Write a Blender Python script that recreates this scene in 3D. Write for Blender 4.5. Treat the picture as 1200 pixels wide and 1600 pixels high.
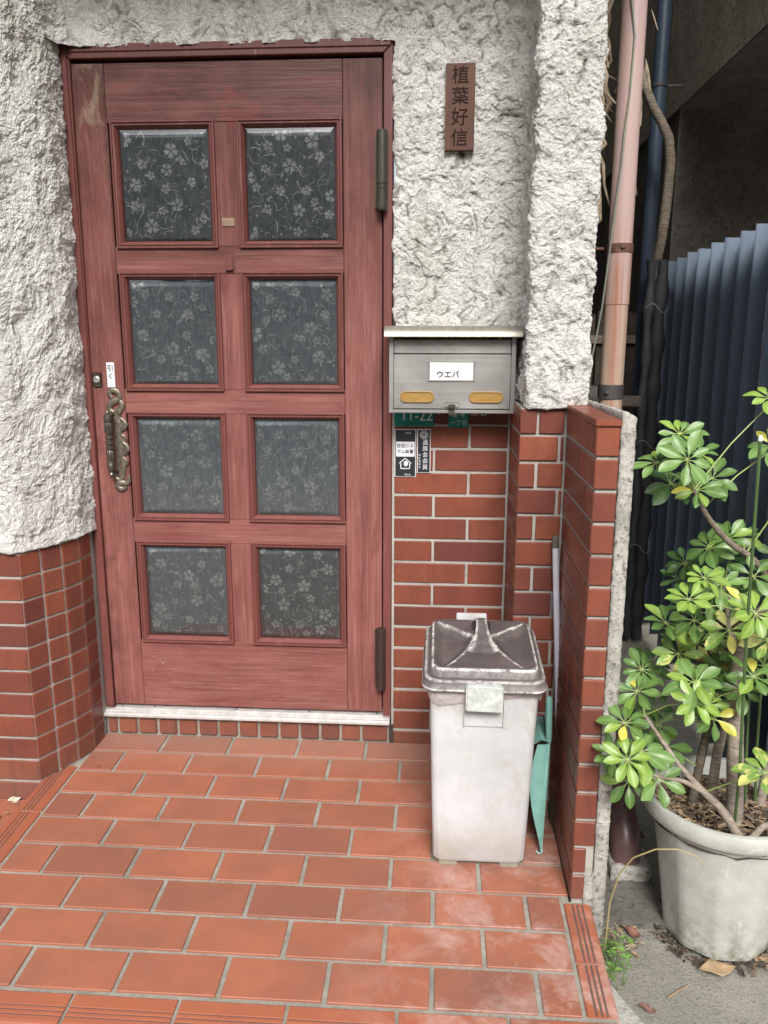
import bpy, bmesh, math, random
import numpy as np
from mathutils import Vector, Matrix
for o in list(bpy.data.objects): bpy.data.objects.remove(o)
scene = bpy.context.scene
C = scene.collection
R = math.radians
random.seed(7); rng = np.random.default_rng(7)

# ------------------------------------------------------------------ camera, sky, sun, exposure
cam_d = bpy.data.cameras.new('camera'); cam = bpy.data.objects.new('camera', cam_d); C.objects.link(cam)
cam_d.sensor_fit = 'VERTICAL'; cam_d.sensor_height = 32; cam_d.lens = 1263.93/1600*32
cam_d.clip_start = 0.05; cam_d.clip_end = 300
yaw, pitch, roll = 0.06560877, 0.21272543, 0.00163021
f = Vector((-math.sin(yaw)*math.cos(pitch), math.cos(yaw)*math.cos(pitch), -math.sin(pitch)))
r = Vector((math.cos(yaw), math.sin(yaw), 0)); u = r.cross(f)
r2 = r*math.cos(roll)+u*math.sin(roll); u2 = u*math.cos(roll)-r*math.sin(roll)
cam.matrix_world = Matrix(((r2.x,u2.x,-f.x,.09020),(r2.y,u2.y,-f.y,-2.39275),(r2.z,u2.z,-f.z,1.27802),(0,0,0,1)))
scene.camera = cam
scene.render.resolution_x = 768; scene.render.resolution_y = 1024
SUN_EL, SUN_AZ = 42, 174       # azimuth clockwise from +y
world = bpy.data.worlds.new('World'); scene.world = world; world.use_nodes = True
wn = world.node_tree.nodes; wl = world.node_tree.links
bg = wn['Background']; sky = wn.new('ShaderNodeTexSky'); sky.sky_type = 'NISHITA'; sky.sun_disc = False
sky.sun_elevation = R(SUN_EL); sky.sun_rotation = R(SUN_AZ); sky.dust_density = 5; sky.air_density = 1.0
hs = wn.new('ShaderNodeHueSaturation'); hs.inputs['Saturation'].default_value = .35
wl.new(sky.outputs[0], hs.inputs['Color']); wl.new(hs.outputs[0], bg.inputs[0]); bg.inputs[1].default_value = 0.115
sd = bpy.data.lights.new('sun', 'SUN'); sd.energy = 2.35; sd.angle = R(20); sd.color = (1, .975, .94)
so = bpy.data.objects.new('sun', sd); C.objects.link(so)
dirv = Vector((math.sin(R(SUN_AZ))*math.cos(R(SUN_EL)), math.cos(R(SUN_AZ))*math.cos(R(SUN_EL)), math.sin(R(SUN_EL))))
so.rotation_euler = dirv.to_track_quat('Z', 'Y').to_euler(); so.location = (0,-3,5)
vs = scene.view_settings; vs.view_transform = 'Standard'; vs.look = 'None'; vs.gamma = 1; vs.use_curve_mapping = False
vs.exposure = 0.72

# ------------------------------------------------------------------ node materials
class M:
    def __init__(s, name, rough=.6, spec=.5):
        s.m = bpy.data.materials.new(name); s.m.use_nodes = True
        s.n = s.m.node_tree.nodes; s.l = s.m.node_tree.links; s.b = s.n['Principled BSDF']
        s.b.inputs['Roughness'].default_value = rough; s.b.inputs['Specular IOR Level'].default_value = spec
        s.tc = s.n.new('ShaderNodeTexCoord'); s.geo = s.n.new('ShaderNodeNewGeometry'); s.oi = s.n.new('ShaderNodeObjectInfo')
    def set(s, sock, v):
        if hasattr(v, 'is_output') or isinstance(v, bpy.types.NodeSocket): s.l.new(v, sock)
        else: sock.default_value = v
    def pos(s, scale=(1,1,1), obj=False, offrand=0):
        mp = s.n.new('ShaderNodeMapping'); s.l.new(s.tc.outputs['Object'] if obj else s.geo.outputs['Position'], mp.inputs[0])
        mp.inputs['Scale'].default_value = scale
        if offrand:
            mu = s.n.new('ShaderNodeMath'); mu.operation='MULTIPLY'; mu.inputs[1].default_value = offrand
            s.l.new(s.oi.outputs['Random'], mu.inputs[0]); s.l.new(mu.outputs[0], mp.inputs['Location'])
        return mp.outputs[0]
    def noise(s, scale, detail=4, rough=.55, vec=None, dist=0):
        t = s.n.new('ShaderNodeTexNoise'); t.inputs['Scale'].default_value = scale; t.inputs['Detail'].default_value = detail
        t.inputs['Roughness'].default_value = rough; t.inputs['Distortion'].default_value = dist
        s.l.new(vec if vec is not None else s.geo.outputs['Position'], t.inputs['Vector']); return t.outputs['Fac']
    def voro(s, scale, vec=None, feat='F1', rnd=1):
        t = s.n.new('ShaderNodeTexVoronoi'); t.inputs['Scale'].default_value = scale; t.feature = feat
        t.inputs['Randomness'].default_value = rnd
        s.l.new(vec if vec is not None else s.geo.outputs['Position'], t.inputs['Vector']); return t.outputs['Distance']
    def math(s, op, a, b=0.0, clamp=False):
        t = s.n.new('ShaderNodeMath'); t.operation = op; t.use_clamp = clamp; s.set(t.inputs[0], a); s.set(t.inputs[1], b); return t.outputs[0]
    def rng(s, v, a, b, c=0.0, d=1.0):
        t = s.n.new('ShaderNodeMapRange'); s.set(t.inputs[0], v)
        for i, x in enumerate((a,b,c,d)): t.inputs[i+1].default_value = x
        return t.outputs[0]
    def ramp(s, v, stops):
        t = s.n.new('ShaderNodeValToRGB'); s.set(t.inputs[0], v); e = t.color_ramp.elements
        while len(e) < len(stops): e.new(.5)
        for i, (p, c) in enumerate(stops): e[i].position = p; e[i].color = (*c, 1) if len(c)==3 else c
        return t.outputs[0]
    def mix(s, fac, a, b, mode='MIX'):
        t = s.n.new('ShaderNodeMix'); t.data_type = 'RGBA'; t.blend_type = mode
        s.set(t.inputs[0], fac); s.set(t.inputs[6], (*a,1) if isinstance(a, tuple) else a); s.set(t.inputs[7], (*b,1) if isinstance(b, tuple) else b)
        return t.outputs[2]
    def xyz(s, i):
        t = s.n.new('ShaderNodeSeparateXYZ'); s.l.new(s.geo.outputs['Position'], t.inputs[0]); return t.outputs[i]
    def rand(s): return s.oi.outputs['Random']
    def attr(s, name):
        t = s.n.new('ShaderNodeAttribute'); t.attribute_name = name; return t.outputs['Fac']
    def color(s, c): s.set(s.b.inputs['Base Color'], (*c,1) if isinstance(c, tuple) else c); return s
    def rough(s, v): s.set(s.b.inputs['Roughness'], v); return s
    def metal(s, v): s.set(s.b.inputs['Metallic'], v); return s
    def bump(s, h, dist=.002, strength=.6):
        t = s.n.new('ShaderNodeBump'); t.inputs['Distance'].default_value = dist; t.inputs['Strength'].default_value = strength
        s.l.new(h, t.inputs['Height']); s.l.new(t.outputs[0], s.b.inputs['Normal']); return s

def simple(name, c, rough=.6, metal=0, var=.12, scale=20, bump=0.0, spec=.5):
    m = M(name, rough, spec); n = m.noise(scale, 5, .6)
    m.color(m.mix(m.rng(n,.3,.7), tuple(x*(1-var) for x in c), tuple(min(1,x*(1+var)) for x in c))); m.metal(metal)
    if bump: m.bump(m.noise(scale*4,4,.6), bump, .6)
    return m.m

MT = {}
# stucco : off-white thick trowelled render, grime sitting in its hollows
m = M('rough_stucco', 1.0, .03)
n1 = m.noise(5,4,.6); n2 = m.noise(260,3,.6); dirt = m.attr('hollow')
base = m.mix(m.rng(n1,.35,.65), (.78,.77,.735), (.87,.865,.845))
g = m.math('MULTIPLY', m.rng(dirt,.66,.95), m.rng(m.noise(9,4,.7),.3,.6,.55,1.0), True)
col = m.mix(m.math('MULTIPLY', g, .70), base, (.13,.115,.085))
yl = m.math('MULTIPLY', m.rng(m.noise(3.1,4,.6),.40,.68), m.rng(m.xyz(2), .8, 2.2, .12, .75))
col = m.mix(yl, col, m.mix(.55, col, (.36,.34,.24)))
col = m.mix(m.rng(m.noise(120,3,.6),.62,.74,0,.30), col, (.25,.22,.19))
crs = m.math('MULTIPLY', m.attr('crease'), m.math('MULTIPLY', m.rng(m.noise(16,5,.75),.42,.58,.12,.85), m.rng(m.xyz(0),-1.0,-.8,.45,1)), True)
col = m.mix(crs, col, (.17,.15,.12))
stk = m.math('MULTIPLY', m.rng(m.noise(1,4,.6,m.pos((22,22,1.6))),.50,.68), m.rng(m.noise(2.3,3,.6),.40,.62,0,.42), True)
col = m.mix(stk, col, (.36,.345,.29))
grit = m.rng(m.voro(210),.30,.10,0,.28); col = m.mix(grit, col, (.40,.37,.33))
m.color(col).bump(m.math('ADD', m.math('MULTIPLY', m.noise(110,8,.8,None,.4), 1.8), m.math('MULTIPLY', n2, .6)), .008, .9); MT['stucco'] = m.m

def tile_mat(name, cols, dark, rough=(.32,.5), floor=False):
    m = M(name, .4, .30)
    c = m.ramp(m.rand(), [(0,cols[0]),(.35,cols[1]),(.7,cols[2]),(1,cols[3])])
    n = m.noise(9,5,.6); c = m.mix(m.rng(n,.35,.7,0,.5), c, dark)
    # fine sandy flecks
    fl = m.math('MULTIPLY', m.rng(m.voro(230),.10,.04), m.rng(m.noise(30,2),.50,.62))
    c = m.mix(m.math('MULTIPLY', fl, .55 if floor else .25), c, (.62,.45,.34))
    c = m.mix(m.rng(m.noise(420,2,.5),.35,.75,0,.28), c, dark)
    if floor:
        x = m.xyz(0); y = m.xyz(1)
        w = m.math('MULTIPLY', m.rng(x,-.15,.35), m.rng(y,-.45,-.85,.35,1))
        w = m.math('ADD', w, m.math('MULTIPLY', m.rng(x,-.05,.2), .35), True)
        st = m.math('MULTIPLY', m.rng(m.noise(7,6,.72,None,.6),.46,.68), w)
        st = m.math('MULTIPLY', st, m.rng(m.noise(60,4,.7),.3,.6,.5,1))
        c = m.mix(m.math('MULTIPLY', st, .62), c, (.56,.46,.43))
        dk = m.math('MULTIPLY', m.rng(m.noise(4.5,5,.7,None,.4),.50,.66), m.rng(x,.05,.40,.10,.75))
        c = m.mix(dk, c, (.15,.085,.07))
        dust = m.math('MULTIPLY', m.rng(y,-.20,-.02), m.rng(m.noise(14,5,.7),.3,.6,.4,.9))
        c = m.mix(m.math('MULTIPLY',dust,.45), c, (.30,.22,.18))
    else:
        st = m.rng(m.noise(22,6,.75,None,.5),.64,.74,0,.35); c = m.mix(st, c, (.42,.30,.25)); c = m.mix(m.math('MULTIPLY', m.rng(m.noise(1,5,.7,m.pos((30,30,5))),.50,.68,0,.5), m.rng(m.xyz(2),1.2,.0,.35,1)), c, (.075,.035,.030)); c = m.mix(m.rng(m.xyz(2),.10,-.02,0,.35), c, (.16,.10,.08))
    m.color(c).rough(m.rng(m.noise(16,5,.6),.3,.7,rough[0],rough[1]))
    m.bump(m.math('ADD', m.noise(45,5,.6), m.math('MULTIPLY', m.noise(300,2), .35)), .0011, .55); return m.m
MT['wall_tile'] = tile_mat('glazed_wall_tile', [(.135,.044,.036),(.220,.064,.038),(.255,.078,.043),(.185,.054,.038)], (.100,.034,.028), (.30,.46))
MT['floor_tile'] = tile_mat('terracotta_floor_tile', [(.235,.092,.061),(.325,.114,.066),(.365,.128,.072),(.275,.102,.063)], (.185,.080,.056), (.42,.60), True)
MT['nosing'] = tile_mat('terracotta_nosing', [(.30,.098,.052),(.34,.108,.056),(.37,.118,.06),(.32,.102,.055)], (.24,.075,.045), (.35,.5), True)
m = M('groove_dirt', .9); m.color(m.mix(m.noise(60,3), (.07,.045,.04),(.15,.10,.085))); MT['groove'] = m.m
m = M('grout', .95, .2); n = m.noise(12,5,.7); c = m.mix(m.rng(n,.3,.7), (.30,.285,.26), (.46,.44,.405))
c = m.mix(m.rng(m.noise(6,6,.8),.48,.64,0,.62), c, (.12,.11,.09)); m.color(c).bump(m.noise(160,4,.7), .002, .8); MT['grout'] = m.m
m = M('floor_grout', .95, .2); c = m.mix(m.rng(m.noise(14,5,.7),.3,.7), (.19,.18,.15), (.33,.31,.27))
c = m.mix(m.rng(m.noise(120,4,.7),.5,.7,0,.45), c, (.42,.38,.32)); c = m.mix(m.rng(m.noise(4,4,.8),.5,.7,0,.5), c, (.11,.10,.085))
m.color(c).bump(m.noise(200,4,.7), .0025, .9); MT['floor_grout'] = m.m
def concrete(name, a, b, d, fine=90):
    m = M(name, .95, .2); c = m.mix(m.rng(m.noise(6,5,.65),.35,.65), a, b)
    c = m.mix(m.rng(m.noise(fine,4,.75),.50,.66,0,.8), c, d); c = m.mix(m.rng(m.voro(fine*1.6),.16,.08,0,.35), c, tuple(min(1,x*1.5) for x in b))
    m.color(c).bump(m.math('ADD', m.noise(fine,5,.75), m.math('MULTIPLY', m.noise(fine*.2,4), 1.5)), .006, .8); return m.m
MT['conc_edge'] = concrete('weathered_concrete', (.30,.29,.26), (.50,.48,.44), (.06,.056,.048), 85)
MT['ground'] = concrete('ground_concrete', (.22,.21,.18), (.30,.285,.245), (.11,.105,.09), 150)
MT['kerb'] = concrete('kerb_concrete', (.33,.32,.29), (.45,.44,.40), (.2,.2,.18), 60)
MT['dark_conc'] = concrete('damp_concrete', (.10,.097,.085), (.17,.16,.14), (.05,.047,.04), 50)
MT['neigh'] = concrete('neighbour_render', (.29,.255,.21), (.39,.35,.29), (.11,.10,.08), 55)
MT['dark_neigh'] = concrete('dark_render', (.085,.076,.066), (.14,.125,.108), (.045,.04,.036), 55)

# painted wood (door). axis = direction of the grain
def wood(name, vertical):
    m = M(name, .5, .28); sc = (190,190,5.5) if vertical else (5.0,190,200)
    p = m.pos(sc); g1 = m.noise(1.0,6,.65,p,.8); g2 = m.noise(1.0,5,.7,m.pos(tuple(x*.25 for x in sc)),.5)
    z = m.xyz(2)
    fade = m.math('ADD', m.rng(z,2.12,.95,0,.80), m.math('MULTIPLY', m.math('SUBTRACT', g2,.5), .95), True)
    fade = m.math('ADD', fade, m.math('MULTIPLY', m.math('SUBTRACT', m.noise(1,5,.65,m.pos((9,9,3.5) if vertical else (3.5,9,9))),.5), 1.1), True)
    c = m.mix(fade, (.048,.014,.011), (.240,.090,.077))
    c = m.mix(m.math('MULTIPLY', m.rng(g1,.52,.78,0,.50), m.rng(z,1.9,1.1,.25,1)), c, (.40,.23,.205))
    c = m.mix(m.rng(g1,.46,.30,0,.38), c, (.09,.022,.020))
    c = m.mix(m.rng(m.noise(5,5,.75,None,.5),.60,.74,0,.38), c, (.22,.028,.025))
    c = m.mix(m.math('MULTIPLY', m.rng(m.noise(1,6,.75,m.pos((28,28,6) if vertical else (6,28,28)),.4),.54,.66), .5), c, (.13,.032,.030))
    c = m.mix(m.rng(m.noise(1,6,.8,m.pos((260,260,14) if vertical else (14,260,260))),.62,.72,0,.5), c, (.055,.02,.018))
    # bare, peeled patch near the top of the lock side
    x = m.xyz(0)
    pt = m.math('MULTIPLY', m.math('MULTIPLY', m.rng(x,-.845,-.875), m.rng(x,-.945,-.915)), m.rng(z,1.62,1.90))
    pt = m.math('MULTIPLY', pt, m.rng(m.noise(9,6,.75,m.pos((2.2,1,.8)),.9),.47,.56))
    c = m.mix(m.math('MULTIPLY', pt, .5), c, m.mix(g1, (.10,.075,.05), (.34,.27,.19)))
    # pale flaking on the bottom rail, grime on stile left edge
    fk = m.math('MULTIPLY', m.rng(z,.42,.25), m.rng(m.noise(30,5,.8,m.pos((.5,1,2.0)),1.2),.66,.70))
    c = m.mix(m.math('MULTIPLY',fk,.75), c, (.56,.47,.42))
    gr = m.math('MULTIPLY', m.rng(x,-.86,-.95), m.rng(m.noise(22,5,.75,m.pos((1,1,.5)),.7),.48,.66)); c = m.mix(m.math('MULTIPLY',gr,.7), c, (.07,.028,.024))
    m.color(c).rough(m.rng(fade,0,1,.40,.62)); m.bump(m.math('ADD', g1, m.math('MULTIPLY', g2, .6)), .0011, .7); return m.m
MT['wood_v'] = wood('faded_red_wood_vertical', True); MT['wood_h'] = wood('faded_red_wood_horizontal', False)
m = M('frame_wood', .5, .4); g1 = m.noise(1,5,.65,m.pos((60,60,5)),.6)
c = m.mix(m.math('ADD', m.rng(m.xyz(2),2.0,.9,0,.6), m.math('MULTIPLY',m.math('SUBTRACT',g1,.5),.8), True), (.085,.022,.018), (.20,.068,.06)); c = m.mix(m.rng(g1,.6,.8,0,.4), c, (.34,.19,.17))
m.color(c).bump(g1,.001,.6); MT['frame'] = m.m
MT['mould'] = MT['frame']
MT['gasket'] = simple('dark_gap', (.02,.016,.015), .8)
# thin window glass: clear, mirror by fresnel
m = M('clear_glass'); nt = m.m.node_tree; nt.nodes.remove(m.b)
out = [n for n in nt.nodes if n.type == 'OUTPUT_MATERIAL'][0]
fr = nt.nodes.new('ShaderNodeFresnel'); fr.inputs[0].default_value = 1.65
tr = nt.nodes.new('ShaderNodeBsdfTransparent'); tr.inputs[0].default_value = (.95,.97,.97,1); gl = nt.nodes.new('ShaderNodeBsdfGlossy'); gl.inputs['Roughness'].default_value = .03
mx = nt.nodes.new('ShaderNodeMixShader'); nt.links.new(m.math('ADD', fr.outputs[0], .07), mx.inputs[0]); nt.links.new(tr.outputs[0], mx.inputs[1]); nt.links.new(gl.outputs[0], mx.inputs[2]); nt.links.new(mx.outputs[0], out.inputs[0])
MT['glass'] = m.m
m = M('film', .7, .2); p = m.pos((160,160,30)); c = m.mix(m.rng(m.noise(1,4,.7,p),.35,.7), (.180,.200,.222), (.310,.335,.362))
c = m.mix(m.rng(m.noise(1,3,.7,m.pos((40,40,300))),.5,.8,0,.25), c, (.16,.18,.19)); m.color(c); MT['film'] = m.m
for nm_,k_ in (('film_shaded',.60),('film_lit',1.12)):  # shaded and lit copies of the film: pane brightness put into the colour
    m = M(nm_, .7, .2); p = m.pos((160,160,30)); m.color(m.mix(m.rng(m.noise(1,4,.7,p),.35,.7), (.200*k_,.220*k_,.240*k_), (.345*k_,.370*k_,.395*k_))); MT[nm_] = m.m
MT['print'] = simple('film_print', (.50,.52,.53), .6, 0, .3, 60); MT['thread'] = simple('film_thread', (.80,.81,.80), .6, 0, .3, 60)
# metals
m = M('brushed_steel', .38); g = m.noise(1,5,.6,m.pos((4,4,600))); m.color(m.mix(m.rng(m.noise(9,5,.65),.3,.7), (.30,.295,.28), (.45,.44,.425))).metal(.60).rough(m.rng(g,.3,.7,.30,.48)); m.bump(g,.0004,.4); MT['steel'] = m.m
m = M('aged_steel_roof', .5); m.color(m.mix(m.rng(m.noise(1,5,.7,m.pos((60,10,10))),.35,.65), (.25,.24,.20), (.33,.315,.27))).metal(.6).rough(.5); MT['steel_roof'] = m.m
m = M('aluminium_sill', .4); m.color(m.mix(m.rng(m.noise(30,5,.7),.4,.65), (.62,.61,.59), (.80,.79,.77))).metal(.5); MT['alu'] = m.m
MT['hedge'] = simple('hedge_green', (.035,.050,.030), .8, 0, .4, 3)
MT['hinge'] = simple('dark_bronze', (.055,.055,.045), .38, .5, .2, 40); MT['hinge_low'] = simple('brown_bronze', (.060,.042,.035), .45, .4, .2, 40)
m = M('antique_brass', .42); dd = m.attr('hollow'); m.color(m.mix(m.rng(m.noise(70,5,.7),.3,.7), (.075,.062,.048), (.25,.215,.17))).metal(.55).rough(.42); m.bump(m.noise(140,4),.0015,.6); MT['brass'] = m.m
MT['brass_dark'] = simple('darkened_brass', (.12,.11,.09), .35, .7, .35, 80)
MT['amber'] = simple('amber_plastic', (.31,.185,.058), .3, 0, .15, 60)
MT['white'] = simple('white_card', (.64,.66,.645), .4, 0, .04, 50); MT['white_st'] = simple('white_sticker', (.62,.63,.66), .4, 0, .05, 50)
MT['ink'] = simple('black_ink', (.02,.02,.025), .5); MT['greyink'] = simple('grey_ink', (.30,.30,.31), .5)
MT['black_st'] = simple('black_sticker', (.022,.024,.030), .32, 0, .2, 40); MT['silver_ink'] = simple('silver_ink', (.62,.63,.64), .4)
MT['plate_green'] = simple('green_enamel', (.0,.20,.17), .3, 0, .15, 30); MT['plate_white'] = simple('enamel_white', (.70,.80,.76), .4)
m = M('name_board', .55, .3); g = m.noise(1,5,.65,m.pos((90,90,7)),.5); m.color(m.mix(m.rng(g,.3,.7), (.055,.021,.013), (.098,.038,.021))).bump(g,.001,.5); MT['board'] = m.m
MT['board_ink'] = simple('old_ink', (.024,.014,.010), .95, spec=.1)
MT['plate_red'] = simple('red_brown_plate', (.10,.02,.018), .5)
# plastics
m = M('bin_plastic', .5, .35); c = m.mix(m.rng(m.noise(5,5,.65),.35,.65), (.43,.435,.437), (.55,.555,.57))
c = m.mix(m.math('MULTIPLY', m.rng(m.noise(9,6,.75,m.pos((1.2,1.2,.7)),.6),.50,.68), m.rng(m.xyz(2),.12,.42,.35,1.0)), c, (.36,.33,.27))
c = m.mix(m.math('MULTIPLY', m.rng(m.noise(8,6,.7),.42,.62), m.rng(m.xyz(2),.14,-.02,0,.9)), c, (.44,.42,.33))
c = m.mix(m.rng(m.noise(38,6,.8,m.pos((.6,1,1.4)),1.4),.67,.72,0,.5), c, (.78,.77,.76)); m.color(c).rough(m.rng(m.noise(30,4),.3,.7,.42,.6)); m.bump(m.noise(70,5),.0008,.5); MT['bin'] = m.m; MT['foot'] = simple('grimy_foot', (.25,.23,.18), .6)
m = M('lid_plastic', .5, .4); w = m.attr('wear')
c = m.mix(m.rng(m.noise(7,5,.65),.35,.65), (.052,.042,.042), (.108,.089,.087))
c = m.mix(m.rng(m.noise(24,6,.8,m.pos((.8,1.5,1)),.9),.56,.74,0,.45), c, (.33,.28,.26))
wm = m.math('MULTIPLY', w, m.rng(m.noise(48,7,.85),.38,.60)); c = m.mix(m.math('MULTIPLY',wm,.92,True), c, (.80,.78,.75)); m.color(c).rough(.55); m.bump(m.noise(90,5),.0008,.4); MT['lid'] = m.m
MT['latch'] = simple('chalky_grey_plastic', (.46,.48,.465), .7, 0, .25, 70, .001)
m = M('thin_bag', .35, .5); m.color((.56,.50,.50)); m.b.inputs['Alpha'].default_value = .72; m.bump(m.noise(18,5,.7,None,1.5),.012,.8); MT['bag'] = m.m
MT['teal'] = simple('teal_plastic', (.16,.33,.29), .42, 0, .22, 14); MT['teal_edge'] = simple('worn_teal_rim', (.28,.55,.48), .5, 0, .3, 40)
MT['pole'] = simple('pale_lilac_tube', (.50,.49,.56), .35, 0, .06, 20); MT['pole_cap'] = simple('pole_cap', (.10,.09,.08), .5)
MT['bristle'] = simple('palm_bristle', (.055,.038,.024), .85, 0, .5, 300); MT['ferrule'] = simple('ferrule', (.20,.19,.13), .5)
m = M('pink_pipe', .38); z = m.xyz(2); c = m.mix(m.rng(z,1.25,1.46,.8,0), (.37,.262,.24), (.35,.27,.20)); c = m.mix(m.math('MULTIPLY', m.rng(m.noise(1,4,.6,m.pos((50,50,1.2))),.42,.62), m.rng(z,1.62,1.45)), c, (.27,.13,.085)); c = m.mix(m.rng(z,.5,.3), c, (.13,.075,.07)); m.color(c); MT['pipe'] = m.m
MT['pipe_low'] = simple('purple_brown_pipe', (.13,.075,.075), .35, 0, .2, 30)
MT['rust'] = simple('rusted_strap', (.10,.045,.03), .8, .1, .4, 60, .001); MT['strap'] = simple('dark_strap', (.06,.055,.055), .6, .3)
MT['bluepipe'] = simple('dark_blue_pipe', (.035,.055,.085), .45, 0, .1, 8); MT['cable'] = simple('grey_green_cable', (.15,.165,.13), .6)
m = M('blue_sheet', .5, .4); c = m.mix(m.rng(m.noise(1,5,.6,m.pos((9,9,1.6))),.3,.7), (.092,.120,.162), (.135,.172,.222)); c = m.mix(m.rng(m.noise(30,5,.8),.62,.72,0,.45), c, (.06,.07,.085)); m.color(c); m.bump(m.noise(9,3),.004,.3); MT['blue'] = m.m
m = M('rust_post', .8); c = m.mix(m.rng(m.noise(45,5,.8),.45,.58), (.30,.235,.15), (.10,.04,.022)); m.color(c).bump(m.noise(70,4),.002,.8); MT['rustpost'] = m.m
MT['black_net'] = simple('black_sheeting', (.022,.023,.025), .75, 0, .3, 20, .004); MT['old_wood'] = simple('old_dark_wood', (.045,.034,.026), .85, 0, .5, 30, .003)
def bark(name, a, b):
    m = M(name, .9, .2); p = m.pos((30,30,120)); m.color(m.mix(m.rng(m.noise(1,5,.7,p,.5),.35,.65), a, b)).bump(m.math('ADD', m.noise(1,5,.7,p,.5), m.noise(60,4)),.003,.8); return m.m
MT['bark'] = bark('pale_bark', (.17,.135,.11), (.33,.28,.23)); MT['bark_dark'] = bark('dark_bark', (.07,.055,.04), (.16,.13,.095)); MT['vine'] = bark('vine_bark', (.10,.08,.06), (.26,.22,.175))
MT['petiole'] = simple('petiole', (.26,.34,.10), .5); MT['cane'] = simple('green_cane', (.060,.105,.035), .4, 0, .2, 30); MT['cane_cap'] = simple('cane_cap', (.55,.62,.52), .5)
m = M('pot_plastic', .5, .35); c = m.mix(m.rng(m.noise(6,5,.65),.35,.65), (.36,.375,.335), (.52,.525,.485)); c = m.mix(m.math('MULTIPLY', m.rng(m.xyz(2),.02,-.10,.1,1), m.rng(m.noise(14,6,.75),.40,.58)), c, (.16,.16,.11))
c = m.mix(m.rng(m.noise(17,6,.8,m.pos((1,1,.5)),1.2),.60,.68,0,.65), c, (.68,.68,.64)); m.color(c); m.bump(m.noise(40,5),.002,.5); MT['pot'] = m.m
MT['soil'] = simple('potting_soil', (.06,.045,.033), .95, 0, .5, 60, .008); MT['litter'] = simple('dry_litter', (.13,.09,.06), .8, 0, .5, 30); MT['straw'] = simple('straw', (.42,.33,.19), .7)
MT['dryleaf'] = simple('dry_leaf', (.31,.215,.125), .7, 0, .35, 30); MT['paleleaf'] = simple('bleached_leaf', (.46,.44,.35), .7, 0, .15, 30); MT['redleaf'] = simple('russet_leaf', (.17,.08,.055), .7)
MT['redleaf2'] = simple('brown_litter', (.20,.135,.10), .8, 0, .4, 40)
MT['deadvine'] = simple('dead_vine_leaf', (.24,.19,.13), .85, 0, .5, 40)
MT['weed'] = simple('weed_green', (.11,.22,.04), .6, 0, .35, 60); MT['grass'] = simple('grass_stem', (.35,.30,.14), .6)
def leafm(name, a, b, vein, blotch=None):
    m = M(name, .38, .45)
    c = m.mix(m.rand(), a, b); c = m.mix(m.rng(m.noise(28,4,.6),.4,.7,0,.35), c, tuple(x*.65 for x in a))
    if blotch: c = m.mix(m.rng(m.noise(34,4,.6,m.pos((1,1,1))),.50,.54,0,.9), c, blotch)
    at = m.attr('rib'); c = m.mix(m.math('MULTIPLY', at, .35), c, vein); m.color(c)
    nt = m.m.node_tree; tl = nt.nodes.new('ShaderNodeBsdfTranslucent'); m.set(tl.inputs[0], m.mix(.5, c, (.25,.38,.04)))
    ms = nt.nodes.new('ShaderNodeMixShader'); ms.inputs[0].default_value = .22; out = [n for n in nt.nodes if n.type=='OUTPUT_MATERIAL'][0]
    nt.links.new(m.b.outputs[0], ms.inputs[1]); nt.links.new(tl.outputs[0], ms.inputs[2]); nt.links.new(ms.outputs[0], out.inputs[0]); return m.m
LM = {'green': leafm('leaf_green', (.070,.155,.036), (.11,.215,.050), (.30,.42,.14)), 'dark': leafm('leaf_dark', (.045,.11,.03), (.07,.16,.04), (.15,.25,.08)),
      'light': leafm('leaf_light', (.105,.215,.055), (.15,.275,.072), (.38,.5,.2)), 'lime': leafm('leaf_lime', (.165,.29,.040), (.225,.36,.055), (.5,.6,.2)),
      'varieg': leafm('leaf_variegated', (.13,.26,.05), (.20,.34,.06), (.5,.55,.2), (.62,.58,.20)), 'brown': leafm('leaf_browned', (.30,.13,.05), (.36,.2,.08), (.4,.3,.1)),
      'yellow': leafm('leaf_yellow', (.58,.55,.06), (.68,.62,.12), (.6,.6,.2))}

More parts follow.
